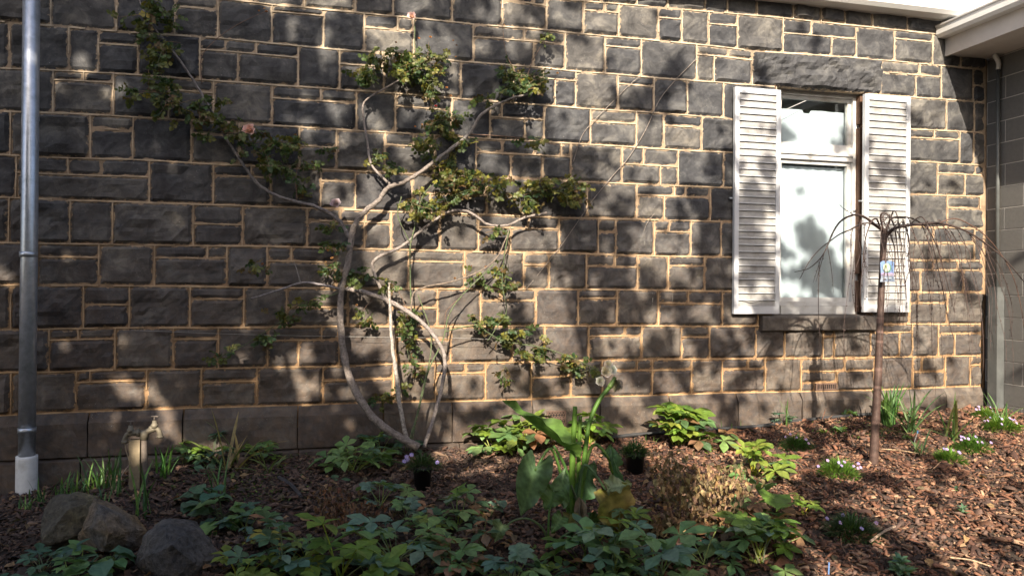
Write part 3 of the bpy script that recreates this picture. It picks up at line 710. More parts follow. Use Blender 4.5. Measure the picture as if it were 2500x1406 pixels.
# ------------------------------------------------------------------ hose, rocks, tap
hz = [(1465,1082),(1530,1070),(1600,1063),(1700,1056),(1760,1052),(1850,1048),(1930,1037),(2000,1027),(2080,1020),(2140,1017)]
hp = []
for q in hz: g = G(*q); hp.append((g[0], min(g[1], -.14), ground_z(g[0], g[1])+.028))
h = MB().tube(smooth_path(hp, 5), .016, 9).obj('garden_hose', MAT['hose'], None, True)
tag(h, 'black irrigation pipe lying along the foot of the wall', 'hose')

def rock(label, poly, off, thick, col, col2, seed, plane=None):
    "boulder whose outline follows poly; off = distance of its middle plane from the wall"
    rg = random.Random(seed); pts = [P(x, y, off) for x, y in poly]; c = np.mean(pts, 0)
    bm = bmesh.new()
    for k, p in enumerate(pts):
        p = np.array(p); bm.verts.new(p)
        if k % 3 == seed % 3: bm.verts.new(c+(p-c)*rg.uniform(.30, .80)+np.array([0, -thick*rg.uniform(.34, .52), 0]))
        if k % 3 == 1: bm.verts.new(c+(p-c)*rg.uniform(.5, .85)+np.array([0, thick*rg.uniform(.35, .5), 0]))
    for (x, y, d) in (plane or []): bm.verts.new(P(x, y, off+d))
    bmesh.ops.convex_hull(bm, input=bm.verts); 
    bmesh.ops.delete(bm, geom=[v for v in bm.verts if not v.link_faces], context='VERTS')
    bmesh.ops.subdivide_edges(bm, edges=bm.edges[:], cuts=8, use_grid_fill=True)
    bmesh.ops.triangulate(bm, faces=bm.faces[:])
    cc = Vector(c)
    for _ in range(3):
        nn = Vector((rg.gauss(0,1), rg.gauss(-.4,1), rg.gauss(.3,1))).normalized(); dm = max((v.co-cc).dot(nn) for v in bm.verts)*rg.uniform(.84,.95)
        for v in bm.verts:
            e = (v.co-cc).dot(nn)-dm
            if e > 0: v.co -= nn*e*.92
    bm.normal_update(); V = []; Cc = []
    for v in bm.verts:
        p = v.co; f = fbm(p.x*7+seed, p.y*7, p.z*7, 4); r = 1-abs(mnoise.noise(Vector((p.x*9+seed, p.y*9, p.z*9))))
        q = p+v.normal*(.009*f+.010*(r-.75)+.008*fbm(p.x*25, p.y*25, p.z*25+seed, 2)); V.append(tuple(q))
        t = min(1, max(0, .5+1.3*fbm(p.x*4+seed*2, p.y*4, p.z*4, 3)))
        Cc.append(tuple(np.array(col)*(1-t)+np.array(col2)*t)+(1,))
    fs = [tuple(l.vert.index for l in f.loops) for f in bm.faces] if not bm.verts.index_update() else None
    mb = MB(); mb.v = [np.array(V)]; mb.f = fs; mb.c = [np.array(Cc)]; mb.n = len(V); bm.free()
    o = mb.obj('rock', MAT['rock'], None, False); return tag(o, label, 'rock')
rock('mossy rounded olive brown boulder, leftmost of the three rocks', [(98,1285),(108,1240),(140,1210),(190,1200),(240,1212),(262,1250),(258,1300),(225,1335),(150,1345),(112,1325)], 1.55, .42, (.20,.165,.085), (.10,.085,.062), 3)
rock('angular boulder with a rusty ridge, between the mossy rock and the dark one', [(183,1300),(205,1258),(228,1215),(248,1222),(285,1250),(330,1262),(362,1295),(352,1335),(290,1345),(215,1345)], 1.75, .40, (.14,.125,.115), (.24,.155,.075), 8, [(245,1240,.18),(265,1300,.24)])
rock('large smooth dark grey boulder at the front left of the bed', [(332,1375),(352,1310),(395,1270),(440,1262),(478,1275),(515,1320),(545,1365),(540,1420),(450,1445),(350,1430)], 2.0, .5, (.075,.068,.066), (.13,.112,.10), 14, [(420,1330,.28),(385,1300,.2)])

o_ = .55; g = G(341, 1195); o_ = -g[1]
tap = thing('garden_tap', 'old twin brass garden tap on a weathered timber post', 'tap', g)
def TP(px, py, d=0.0): return P(px, py, o_+d)
MB().box((*(TP(330,1100)[:2]), (TP(330,1072)[2]+TP(330,1200)[2])/2-.03), (.062, .05, TP(330,1072)[2]-TP(330,1200)[2]+.06), None, None, .003).obj('post', MAT['post'], tap)
MB().tube([TP(353,1215), TP(353,1140), TP(352,1070), TP(352,1058)], [.021,.020,.020,.024], 12).obj('standpipe', MAT['rust_pipe'], tap, True)
tb = MB(); tb.tube(smooth_path([TP(312,1058), TP(330,1056), TP(352,1056), TP(366,1050), TP(378,1046)], 3), .019, 10); tb.tube([TP(352,1072), TP(352,1050)], .026, 10)
tb.tube([TP(334,1056), TP(341,1056)], .027, 8); tb.obj('tee_fitting', MAT['brass'], tap, True)
def tapbody(px, py, sx):
    b = MB()
    b.tube(smooth_path([TP(px+12*sx, py+2), TP(px, py), TP(px-10*sx, py+6), TP(px-14*sx, py+18), TP(px-14*sx, py+22)], 4), [.018]*6+[.0155]*11, 10)
    b.tube([TP(px-14*sx, py+19), TP(px-14*sx, py+25)], .021, 10)
    b.tube([TP(px, py), TP(px, py-9), TP(px, py-10), TP(px, py-18)], [.022,.022,.016,.013], 10)
    o = b.obj('tap_body', MAT['brass'], tap, True)
    hmb = MB(); hmb.tube([TP(px, py-18), TP(px, py-27)], .005, 8); hmb.tube([TP(px-9, py-27), TP(px-4, py-28), TP(px+4, py-28), TP(px+9, py-27)], [.006,.005,.005,.006], 8)
    hmb.obj('tap_handle', MAT['rust_pipe'], o, True)
tapbody(319, 1056, 1); tapbody(377, 1044, -1)
MB().tube(smooth_path([TP(305,1082,.01), TP(308,1100,.02), TP(316,1125,.03), TP(322,1140,.03)], 3), .0035, 5).obj('drip_cord', MAT['post'], tap)

# ------------------------------------------------------------------ climbing rose
gr = G(1015, 1092)
rose = thing('climbing_rose', 'old climbing rose with grey twisted canes trained over the wall', 'rose', gr)
def cane(pts, r0, r1, col=(1,1,1), sides=8, name='cane', thorns=0):
    q = np.array([P(*p) for p in pts]); s = smooth_path(q, 6); n = len(s)
    s = s + np.array([[.004*fbm(i*.7, r0*99, k, 2) for k in range(3)] for i in range(n)])*(r0/.012)**.5
    rad = np.array([(r0+(r1-r0)*i/(n-1))*(1+.16*fbm(i*.9, r0*50, 3, 2)) for i in range(n)])
    b = MB().tube(s, rad, sides, col, True, .13 if r0 > .011 else 0)
    for _ in range(thorns):
        i = random.randrange(1, n-1); d = np.array([random.uniform(-1,1), -random.random(), random.uniform(-.6,.6)]); d /= np.linalg.norm(d)
        p = s[i]+d*rad[i]*.8; u = np.cross(d, [0,0,1])*.003; w = np.array([0,0,.004]); b.add([p+u, p-u, p+w, p-w, p+d*.010+np.array([0,0,-.003])], [(0,2,4),(2,1,4),(1,3,4),(3,0,4)], (1.2,.9,.7))
    return b.obj(name, MAT['bark'], rose, True)
GC = (.42,.62,.32); PC = (1.45,1.45,1.4); BR = (.7,.5,.4)
cane([(1022,1092,.42),(985,1072,.40),(935,1040,.36),(885,985,.30),(848,905,.24),(832,800,.20),(833,715,.17),(850,640,.16),(858,580,.15),(870,542,.15),(895,513,.15),(926,488,.15),(945,460,.15),(985,445,.16),(1022,424,.17),(1058,396,.17)], .031, .014, (.9,.85,.82), 12)
cane([(1058,396,.17),(1090,372,.17),(1120,350,.17),(1150,322,.17),(1168,288,.18),(1203,262,.18),(1250,240,.18),(1300,228,.17)], .016, .008)
cane([(1035,1092,.42),(1056,1030,.40),(1074,965,.37),(1087,890,.33),(1078,850,.30),(1046,803,.27),(1002,766,.24),(955,738,.21),(900,716,.18),(845,704,.17)], .014, .018, (1.1,1.05,1.05), 8, 'cane', 14)
cane([(998,1090,.40),(980,1010,.36),(966,905,.30),(957,830,.26),(952,750,.22),(950,690,.2)], .017, .011, PC, 8, 'cane', 18)
cane([(948,742,.21),(917,675,.17),(910,643,.16),(932,624,.15),(980,602,.15),(1022,568,.15),(1062,538,.16),(1092,518,.16),(1132,514,.16),(1166,530,.16),(1192,549,.16),(1240,550,.15),(1282,531,.15),(1335,520,.14)], .013, .010, (1.05,1,.98))
cane([(852,580,.15),(832,542,.13),(802,520,.13),(760,501,.12),(710,490,.12),(668,475,.12),(630,450,.11),(602,415,.11),(585,388,.11),(560,350,.10),(522,282,.10),(482,212,.10),(442,152,.10),(402,100,.10),(362,50,.10),(335,-10,.10)], .015, .006, (.8,.8,.85))
cane([(834,706,.17),(790,696,.15),(740,690,.13),(690,705,.12),(650,718,.11),(612,729,.11)], .010, .006, (1.1,1.1,1.2), 7)
cane([(734,691,.13),(727,668,.13),(718,640,.12)], .006, .003)
cane([(952,450,.15),(930,430,.14),(906,400,.12),(896,345,.11),(888,292,.11),(886,258,.11),(902,238,.12),(940,216,.13),(985,190,.13)], .010, .006, (1.15,1.1,1.1))
cane([(1005,770,.2),(1002,690,.17),(1001,610,.16),(1012,555,.17),(1030,485,.18),(1052,452,.18)], .006, .005, GC, 6, 'green_cane', 10)
cane([(1002,768,.2),(1010,716,.19),(1040,700,.18),(1100,688,.17),(1168,664,.17),(1212,630,.17),(1232,590,.16),(1246,556,.16)], .007, .005, (.8,.7,.6), 6)
cane([(1000,1075,.40),(1022,1000,.36),(1046,905,.30),(1080,832,.24),(1096,770,.2),(1120,730,.18),(1160,690,.17),(1205,645,.16)], .007, .004, GC, 6, 'green_cane', 24)
cane([(1005,1080,.40),(1030,960,.34),(1052,860,.28),(1048,800,.24),(1030,745,.2),(1020,720,.2)], .006, .004, GC, 6, 'green_cane', 16)
cane([(1085,810,.22),(1140,797,.2),(1172,800,.2),(1222,830,.2),(1272,840,.2),(1332,850,.2),(1402,875,.2),(1452,900,.2),(1476,916,.2)], .005, .003, GC, 5, 'green_cane')
cane([(1244,558,.16),(1232,620,.17),(1226,690,.18),(1236,760,.19),(1212,800,.2),(1190,832,.2)], .005, .003, GC, 5, 'green_cane')
cane([(832,712,.17),(762,742,.15),(702,775,.14),(662,800,.13),(600,840,.12),(530,875,.11)], .004, .002, GC, 5, 'green_cane')
cane([(1060,190,.14),(1035,160,.13),(1015,120,.12),(1012,50,.11)], .005, .0035, GC, 5, 'green_cane')
cane([(1290,232,.17),(1265,190,.15),(1236,130,.13),(1226,60,.11)], .004, .002, BR, 5)
cane([(1280,210,.16),(1300,150,.14),(1330,95,.12)], .004, .002, BR, 5)
cane([(493,205,.10),(492,140,.1),(530,95,.1),(590,55,.1),(650,28,.1)], .004, .002, BR, 5)
cane([(1145,328,.17),(1250,335,.16),(1320,345,.15),(1390,365,.14)], .004, .002, BR, 5)
cane([(980,480,.18),(972,530,.17),(1005,600,.16)], .005, .004, GC, 5, 'green_cane')
cane([(1120,730,.18),(1090,760,.18),(1085,800,.17)], .004, .003, BR, 5)
cane([(1000,765,.2),(960,700,.15),(905,735,.12),(870,785,.11)], .003, .002, BR, 5)
cane([(725,490,.12),(722,440,.11),(726,400,.10)], .005, .003, BR, 5)
# leaves: pinnate, five leaflets
def rose_leaf(col):
    b = MB(); L_ = random.uniform(.075, .105)
    b.tube([(0,0,0),(L_*.6,0,.004)], .0012, 3, jit((.10,.10,.04)), False)
    for (t, a, s) in ((1,0,1.1),(.72,1.1,.95),(.72,-1.1,.95),(.38,1.2,.8),(.38,-1.2,.8)):
        V, Fc = blade(.031*s, .023*s, 3, random.uniform(.1,.35), random.uniform(.1,.7))
        b.add(xf(V, a+random.uniform(-.2,.2), random.uniform(-.1,.3), random.uniform(-.4,.4), (L_*.6*t, 0, .004)), Fc, jit(col, .22))
    return b
RC = [(.045,.082,.030)]*2+[(.075,.105,.032)]*4+[(.12,.125,.034)]*3+[(.20,.17,.035),(.13,.085,.04)]
rl = [rose_leaf(RC[i % len(RC)]) for i in range(22)]; rlm = [b.mesh('rose_leaf', MAT['leaf']) for b in rl]
CL = [(360,35,70,45,34),(395,110,45,50,22),(375,180,50,40,18),(410,240,90,35,26),(500,262,75,40,26),(560,320,75,45,28),(640,360,75,45,28),(700,410,65,35,24),(725,450,35,30,10),(745,350,50,28,7),(330,230,40,20,5),
(920,165,60,42,32),(985,160,45,35,20),(1035,150,55,45,38),(1065,205,40,40,20),(1000,190,40,25,12),(890,185,30,20,7),
(1295,190,55,35,34),(1240,205,35,28,12),(1200,240,28,32,10),(1330,95,18,10,4),(1240,150,18,40,6),(1330,205,35,25,8),
(1090,300,42,38,28),(1060,345,45,32,18),(1110,345,38,32,16),(1082,405,42,38,34),(1130,448,58,32,34),(1095,478,60,30,26),(1015,490,42,35,20),(1040,528,36,22,10),(1195,440,45,22,16),(1355,465,75,32,52),(1290,485,45,32,20),(1230,470,50,28,12),(1400,480,35,25,14),(1330,350,55,22,9),(935,370,35,30,10),(950,420,22,18,6),(1190,565,45,22,6),(800,355,30,20,4),
(840,660,40,25,8),(875,680,45,26,12),(962,700,24,36,10),(985,775,25,48,16),(1005,835,24,45,14),(1012,885,22,35,7),(950,965,30,42,12),(890,790,22,28,6),(820,565,30,20,5),
(1230,690,22,55,16),(1195,785,45,32,24),(1250,815,45,22,20),(1310,850,48,20,22),(1380,880,42,16,18),(1440,905,26,12,10),(1235,895,18,36,6),(1170,700,25,40,5),
(640,670,30,40,6),(700,780,55,26,10),(620,832,50,20,10),(550,868,32,16,9),(745,742,36,20,8),(780,590,55,35,6),(800,660,16,40,5)]
allc = []
for (cx, cy, rx, ry, n) in CL:
    m = int(n*2.0); nt_ = max(1, m//8)
    for k in range(nt_):
        a = random.uniform(0, 6.283); q0 = random.uniform(0, .35); d0 = random.uniform(.07, .16)
        x0, y0 = cx+rx*q0*math.cos(a+2), cy+ry*q0*math.sin(a+2); x1, y1 = cx+rx*1.05*math.cos(a), cy+ry*1.05*math.sin(a); d1 = d0+random.uniform(-.05, .14)
        mid = ((x0+x1)/2+random.uniform(-8,8), (y0+y1)/2-random.uniform(-4,14), (d0+d1)/2+.02)
        tp = smooth_path([P(x0, y0, d0), P(*mid), P(x1, y1, max(.03, d1))], 4)
        MB().tube(tp, np.linspace(.003, .0012, len(tp)), 4, random.choice((GC, (.8,.6,.4), (.6,.7,.4)))).obj('twig', MAT['bark'], rose)
        for l in range(8 if k else 8+m-8*nt_):
            t = random.uniform(.15, 1.0); x = x0+(x1-x0)*t+random.gauss(0, 6); y = y0+(y1-y0)*t+random.gauss(0, 6)
            allc.append((x, y, max(.02, d0+(d1-d0)*t+random.uniform(-.03,.03)), cx > 980 and 380 < cy < 560))
random.shuffle(allc); fol = MB(); gro = np.array(rose.location)
for i, (x, y, d, ylw) in enumerate(allc):
    p = P(x, y, d); k = random.randrange(22)
    if ylw and random.random() < .45: k = random.choice([9, 20, 10, 7])
    s = random.uniform(.75, 1.25); e = (random.uniform(-.9, .9)+1.0, random.uniform(-.5, .9), random.uniform(0, 6.28))
    if i < 300:
        o = link(bpy.data.objects.new('leaf', rlm[k]), rose); o.location = p-gro; o.rotation_euler = e; o.scale = (s, s, s)
    else:
        m = np.array(Matrix.Rotation(e[2],3,'Z')@Matrix.Rotation(e[1],3,'Y')@Matrix.Rotation(e[0],3,'X'))
        for V, c in zip([np.concatenate(rl[k].v)], [np.concatenate(rl[k].c)]):
            b0 = fol.n; fol.v.append((V*s)@m.T+p); fol.c.append(c); fol.f += [tuple(q+b0 for q in f) for f in rl[k].f]; fol.n += len(V)
tag(fol.obj('foliage', MAT['leaf'], rose), kind='stuff')
def bloom(px, py, off, size, col, n=26, name='flower', par=None, closed=.5):
    b = MB(); c = P(px, py, off) if par is None or par is rose else np.array(px)
    for i in range(n):
        t = i/n; a = i*2.4; el = 1.35-1.25*t*(1.15-closed*.3)
        V, Fc = blade(size*(.45+.55*t), size*(.55+.35*t), 3, .35, -.7+.3*t, wide=.6)
        v = xf(V, a, -el, 0); v = v@rotm('X', 1.15).T; v = v@rotm('Z', random.uniform(-.3,.3)).T
        b.add(v+c, Fc, jit(col, .1))
    return b.obj(name, MAT['petal'], par or rose)
PINK = (.66,.47,.55)
for (x, y, o, s) in ((609,320,.19,.062),(820,498,.19,.050),(1005,42,.14,.046),(1478,908,.42,.070),(1464,932,.45,.055),(1494,904,.42,.050),(1484,890,.42,.045)): bloom(x, y, o, s, PINK if y < 800 else (.66,.68,.80))
bloom(1064,260,.17,.014,(.35,.02,.03), 10)
for (x, y) in ((1050,92),(1106,100),(1114,112),(968,122),(966,105),(1022,95),(1112,140),(632,28),(650,30),(645,22),(1222,50),(1230,62),(1345,170),(1360,180),(1355,195),(1275,195),(1060,308),(1030,305),(1013,310),(1150,650),(1170,670),(1185,652),(795,640),(810,630),(800,612),(870,745),(925,680),(1110,680),(1090,215),(1100,235),(720,330),(625,655),(640,645)):
    bloom(x, y, .16, random.uniform(.010, .016), random.choice([(.30,.14,.06),(.36,.20,.10),(.22,.10,.05)]), 9, 'spent_bloom')

# dry canes and a training wire on the wall
def vine(label, pts, r, mat='bark', cat='stem', name='dry_stem', col=(1.1,1.05,1.0)):
    q = smooth_path([P(*p) for p in pts], 6)
    return tag(MB().tube(q, r, 5, col).obj(name, MAT[mat], None, True), label, cat)
vine('long thin dry stem slanting down the wall from beside the lintel', [(1702,142,.03),(1680,165,.03),(1650,195,.03),(1610,245,.03),(1575,320,.025),(1535,385,.025),(1500,425,.025),(1450,485,.025),(1415,535,.025),(1370,600,.025),(1330,650,.02),(1285,705,.02)], .0035)
vine('short dry stem on the wall left of the long slanting one', [(1567,184,.03),(1540,205,.03),(1500,245,.03),(1452,293,.03),(1425,325,.025),(1412,355,.025),(1400,395,.02)], .003)
vine('thin training wire stretched level across the lower wall', [(320,806,.02),(500,813,.03),(660,818,.05),(880,822,.08),(1100,825,.12),(1200,828,.14)], .0016, 'wire', 'wire', 'training_wire')
vine('small curved dry twig on the wall between window and rose', [(1600,518,.02),(1580,545,.025),(1572,565,.02),(1565,588,.02)], .0026)

# ------------------------------------------------------------------ weeping cherry
OC = 1.56; gc = G(2133, 1131); OC = -gc[1]
ch = thing('weeping_cherry', 'bare young weeping cherry tree in front of the window', 'tree', gc)
def cp(px, py, d=0.0): return P(px, py, OC+d)
tr_ = smooth_path([gc+np.array([0,0,-.08]), cp(2133,1120), cp(2137,1040), cp(2142,950), cp(2146,860), cp(2149,780), cp(2152,700), cp(2155,640), cp(2157,590), cp(2160,556)], 5)
rt = np.interp(np.arange(len(tr_)), [0, 8, 20, 34, len(tr_)-1], [.040,.035,.030,.025,.026])*(1+.05*np.array([fbm(i*.8,1,1) for i in range(len(tr_))]))
tr_ = np.array([tr_[int(i)]*(1-i%1)+tr_[min(int(i)+1, len(tr_)-1)]*(i%1) for i in np.arange(0, len(tr_)-1, .3)]); rt = np.interp(np.linspace(0, 1, len(tr_)), np.linspace(0, 1, len(rt)), rt)*.86
tk = MB().tube(tr_, rt, 14, (1,1,1), True, .02)
for i in range(len(tr_)):
    f = random.choice((.8,1,1.1,1.3,2.4)) if random.random() < .6 else 1.0
    tk.c[0][i*14:(i+1)*14, :3] = np.array((1.1,1.0,.95))*f
tk.obj('trunk', MAT['cherry_bark'], ch, True)
def twig(pts, r0, r1, col, buds=True, nm='branch'):
    s = smooth_path(pts, 6); n = len(s); b = MB().tube(s, np.linspace(r0, r1, n), 6 if r0 > .006 else 5, col)
    if buds:
        for i in range(2, n-1, 2):
            d = np.array([random.uniform(-1,1), random.uniform(-1,1), random.uniform(-.4,.6)]); d /= np.linalg.norm(d)
            b.tube([s[i], s[i]+d*.007, s[i]+d*.011], [.0022,.003,.0008], 4, tuple(x*.8 for x in col))
    return b.obj(nm, MAT['twig'], ch, True)
DKB = (.9,.85,.85); RDB = (1.9,1.5,1.25)
hd = (2158, 562)
# limbs out of the head
for pts, r0, r1 in [
 ([(2158,566,0),(2135,548,.03),(2110,530,.06),(2085,525,.08),(2055,538,.1),(2035,565,.12),(2020,600,.13),(2005,628,.14),(1975,655,.15),(1940,664,.16)], .011, .002),
 ([(2150,560,0),(2125,545,-.05),(2100,548,-.08),(2078,560,-.1),(2050,572,-.1),(2025,590,-.1),(2000,610,-.1),(1975,640,-.1),(1952,682,-.1)], .009, .002),
 ([(2160,580,0),(2180,560,.05),(2205,552,.08),(2240,548,.1),(2290,545,.12),(2335,555,.14),(2375,573,.15),(2420,605,.16),(2460,640,.18),(2510,700,.2)], .013, .003),
 ([(2290,545,.12),(2330,534,.14),(2370,550,.15),(2410,580,.16),(2450,630,.17),(2475,680,.18),(2492,745,.18),(2500,800,.18)], .005, .002),
 ([(2158,570,0),(2150,530,.02),(2158,520,.04),(2172,530,.06),(2185,560,.08),(2192,620,.1),(2198,700,.1),(2196,790,.1)], .008, .002),
 ([(2160,570,0),(2175,535,-.06),(2200,530,-.1),(2230,535,-.12),(2265,560,-.14),(2290,610,-.15),(2310,680,-.15),(2330,760,-.15)], .008, .002),
 ([(2150,560,0),(2140,535,.05),(2125,545,.1),(2112,590,.12),(2106,650,.12),(2100,720,.12),(2105,760,.12)], .007, .002),
 ([(2170,545,0),(2182,515,.1),(2192,535,.14),(2200,600,.16),(2208,680,.17),(2215,770,.17)], .005, .002),
 ([(2220,550,.08),(2245,530,.12),(2262,545,.15),(2280,610,.17),(2300,700,.18),(2318,790,.18),(2330,830,.18)], .005, .002)]:
    twig([cp(*p) for p in pts], r0, r1, RDB if r0 < .006 and pts[-1][0] > 2400 else DKB)
rg = random.Random(31)
for i in range(44):       # hanging twigs
    sx = rg.choice([rg.uniform(2090, 2160), rg.uniform(2150, 2260), rg.uniform(2180, 2330), rg.uniform(2260, 2400), rg.uniform(2150, 2240)])
    sy = np.interp(sx, [2090,2150,2230,2300,2350,2400], [545,540,550,547,562,590])+rg.uniform(-4, 12); d0 = rg.uniform(-.25, .25)
    lean = (sx-2160)*.30+rg.uniform(-15, 40); end = rg.uniform(720, 900) if sx < 2200 else rg.uniform(760, 965)
    if sx > 2330: end = rg.uniform(800, 960)
    lift = rg.uniform(0, 34) if sx < 2300 else rg.uniform(0, 12); q = [cp(sx, sy, d0*.5)]
    for t in (.08, .2, .35, .55, .78, 1.0): q.append(cp(sx+lean*(1-(1-t)**2.0)+rg.uniform(-7,7), sy+(end-sy)*t**1.2-lift*math.exp(-((t-.1)/.12)**2), d0*(.5+t*.7)))
    twig(q, rg.uniform(.0020, .0034), .0010, tuple(np.array(DKB)*rg.uniform(1.0, 2.2)), True, 'twig')
    if rg.random() < .45:
        j = q[3]; e = j+np.array([rg.uniform(-.10,.14), rg.uniform(-.08,.08), -rg.uniform(.12,.32)]); twig([j, (j+e)/2+np.array([rg.uniform(-.02,.02),0,.02]), e], .002, .001, DKB, True, 'twig')
for pts in ([(2020,600,.13),(2030,660,.13),(2035,715,.13)],[(2005,628,.14),(1998,650,.14),(1985,690,.14)],[(2000,640,.14),(1998,740,.12),(2000,800,.1),(2003,900,.1)],[(2012,618,.13),(2000,660,.12),(1992,688,.12)],[(2085,525,.08),(2060,510,.1),(2048,498,.1)],[(2090,560,.0),(2085,640,.0),(2080,700,.0),(2088,760,0)]):
    twig([cp(*p) for p in pts], .003, .0012, DKB, True, 'twig')
tg = thing('plant_tag', 'small blue printed plant tag hanging on the cherry trunk', 'tag', cp(2167, 640, .05))
TGp = lambda x, y, e=0: P(x, y, OC+.062+e)
V = []
for j, t in enumerate(np.linspace(0, 1, 9)):
    y = 637+t*51
    for i, u in enumerate(np.linspace(0, 1, 7)):
        fl = 3*max(0, t-.78)/.22; x0, x1 = 2149+t*2.5-fl, 2183-t*1.5+fl*1.3; V.append(TGp(x0+(x1-x0)*u, y+(1.2 if u in (0,1) else 0)*(1-t)*3, .012*math.sin(u*3.1)*(.4+t)))
Fc = [(7*j+i, 7*j+i+1, 7*j+i+8, 7*j+i+7) for j in range(8) for i in range(6)]
m_ = MB().add(V, Fc, (.20,.30,.52)); 
for k in range(len(V)):
    r, c_ = divmod(k, 7); m_.c[0][k, :3] = (.13,.20,.36) if r < 5 else ((.22,.17,.30) if r < 6 else (.13,.16,.22))
m_.obj('card', MAT['tag'], tg, True)
def disc(cx, cy, rx, ry, e, col, nm):
    ring = [TGp(cx+rx*math.cos(a), cy+ry*math.sin(a), e+.012*math.sin((cx+rx*math.cos(a)-2149)/34*3.1)*.8) for a in np.linspace(0, 6.283, 19)[:-1]]
    MB().add([TGp(cx, cy, e+.010)]+ring, [(0, 1+i, 1+(i+1) % 18) for i in range(18)], col).obj(nm, MAT['tag'], tg)
disc(2166, 654, 10, 12, .004, (.08,.17,.13), 'printed_ring'); disc(2164.5, 653, 8.5, 10.5, .006, (.34,.39,.34), 'printed_disc'); disc(2163, 650, 3, 4, .008, (.22,.28,.14), 'printed_motif')
for k, (yy, w, cc) in enumerate(((668.5, 13, (.32,.26,.35)),(672.5, 12, (.34,.30,.36)),(679, 10, (.30,.34,.38)),(683, 8, (.05,.06,.09)))):
    V = [TGp(2167+s*w, yy+d, .0145) for d in (-1, 1) for s in (-1, -.5, 0, .5, 1)]; MB().add(V, [(i, i+1, i+6, i+5) for i in range(4)], cc).obj('printed_line', MAT['tag'], tg)
MB().tube(smooth_path([cp(2155,634,.03), cp(2162,634,.055), cp(2167,637,.062)], 3), .0018, 5).obj('tie', MAT['hose'], tg)

# ------------------------------------------------------------------ hellebores and other bedding plants
def hell_leaf(col, elev, rg, leaflets=7, serr=True, hl=.10, pet=.16, edge=None):
    b = MB(); c = math.cos(elev); s = math.sin(elev)
    pts = smooth_path([(0,0,0),(pet*.45*c, 0, pet*.55*s),(pet*c, 0, pet*s)], 3); b.tube(pts, np.linspace(.0032,.0022,len(pts)), 5, jit((col[0]*1.6+.02, col[1]*1.25+.01, col[2])), False)
    tip = pts[-1]
    for i in range(leaflets):
        a = -2.2+4.4*i/(leaflets-1)+rg.uniform(-.14,.14); k = 1-.25*abs(a)/2.2
        V, Fc = blade(hl*k*rg.uniform(.85,1.12), hl*.40*k, 5, .22, rg.uniform(.2,.8), ruffle=.03, wide=.6); V[:, 1] *= np.repeat(np.array([1,.62,.92,1.18,1.25,1]), 3)
        if serr: V[:, 1] *= 1+np.repeat(np.array([0,.12,-.05,.12,-.05,0]), 3)
        v = xf(V, a, -.12+rg.uniform(-.25,.2)-.35*(1.57-elev)*0, rg.uniform(-.2,.2)); v = v@rotm('Y', -(.35*elev-.25)).T
        b.add(v+tip, Fc, jit(edge if edge and rg.random() < .45 else col, .16))
    return b
KINDS = {'dark':((.080,.150,.100),None),'blue':((.125,.205,.160),None),'mid':((.130,.220,.085),None),'bright':((.125,.200,.035),None),'lime':((.19,.24,.05),None),'yellow':((.24,.23,.05),None),'brownedge':((.065,.115,.055),(.23,.13,.08)),'brown':((.16,.085,.045),None)}
HM = {}; rgh = random.Random(77)
def hmesh(kind, shape):
    key = (kind, shape)
    if key not in HM:
        HM[key] = []
        for e in (1.25, 1.0, .75, .5, .28):
            col, edge = KINDS[kind]
            if shape == 'palm': b = hell_leaf(col, e, rgh, rgh.choice((5,6,7)), True, .098, .16, edge)
            elif shape == 'broad': b = hell_leaf(col, e, rgh, 5, True, .115, .17, edge)
            elif shape == 'round':
                b = MB(); pet = .13; tipp = np.array([pet*math.cos(e), 0, pet*math.sin(e)]); b.tube([(0,0,0), tipp*.55+np.array([0,0,.015]), tipp], .003, 5, jit((.08,.10,.05)), False)
                V, Fc = blade(.13, .115, 6, .22, .6, ruffle=.05, wide=.6); b.add(xf(V, 0, -.1)+tipp-np.array([.03,0,0]), Fc, jit(col))
            elif shape == 'lance':
                b = MB(); pet = .06; tipp = np.array([pet*math.cos(e), 0, pet*math.sin(e)]); b.tube([(0,0,0), tipp], .0028, 5, jit(col), False)
                for i in range(5):
                    V, Fc = blade(.075*rgh.uniform(.8,1.15), .026, 4, .3, .5); b.add(xf(V, i*1.256+rgh.uniform(-.3,.3), -rgh.uniform(.2,.9))+tipp, Fc, jit(col))
            HM[key].append(b.mesh(shape+'_leaf', MAT['dry' if kind == 'brown' else 'leaf']))
    return HM[key]
def rosette(px, py, n, scale, kinds, label, name='hellebore', shape='palm', cat='plant', elevs=(0,1,2,3,4), group=None):
    g = G(px, py); t = thing(name, label, cat, g-np.array([0,0,.005]), 0, group); a0 = random.uniform(0, 6.28)
    if py > 1280 and px < 1760: n = int(n*1.45)
    for i in range(n):
        k = random.choice(kinds); m = hmesh(k, shape)[random.choice(elevs)]
        o = link(bpy.data.objects.new('leaf', m), t); o.rotation_euler = (random.uniform(-.3,.3), random.uniform(-.3,.3), a0+i*2.4+random.uniform(-.3,.3))
        s = scale*random.uniform(.74, 1.24); o.scale = (s, s*random.uniform(.85,1.1), s*random.uniform(.8,1.25)); o.location = (random.uniform(-.02,.02)*scale, random.uniform(-.02,.02)*scale, 0)
    return t
rosette(1205,1108,14,1.15,['mid','mid','bright'],'green hellebore at the wall foot, just right of the rose base')
rosette(1290,1098,22,1.5,['bright','lime','bright','mid','brownedge'],'bright yellow green hellebore by the wall, behind the arum leaf tip')
rosette(1440,1088,18,1.25,['bright','mid','bright','brownedge'],'sunlit hellebore with some browned leaves, right of the plinth vent')
rosette(1655,1090,28,1.5,['bright','lime','bright','bright','brownedge'],'largest sunlit hellebore against the wall, left of the window',elevs=(0,0,1,1,2,3))
rosette(1700,1085,14,1.25,['bright','brownedge','mid'],'smaller hellebore close against the right side of the largest one')
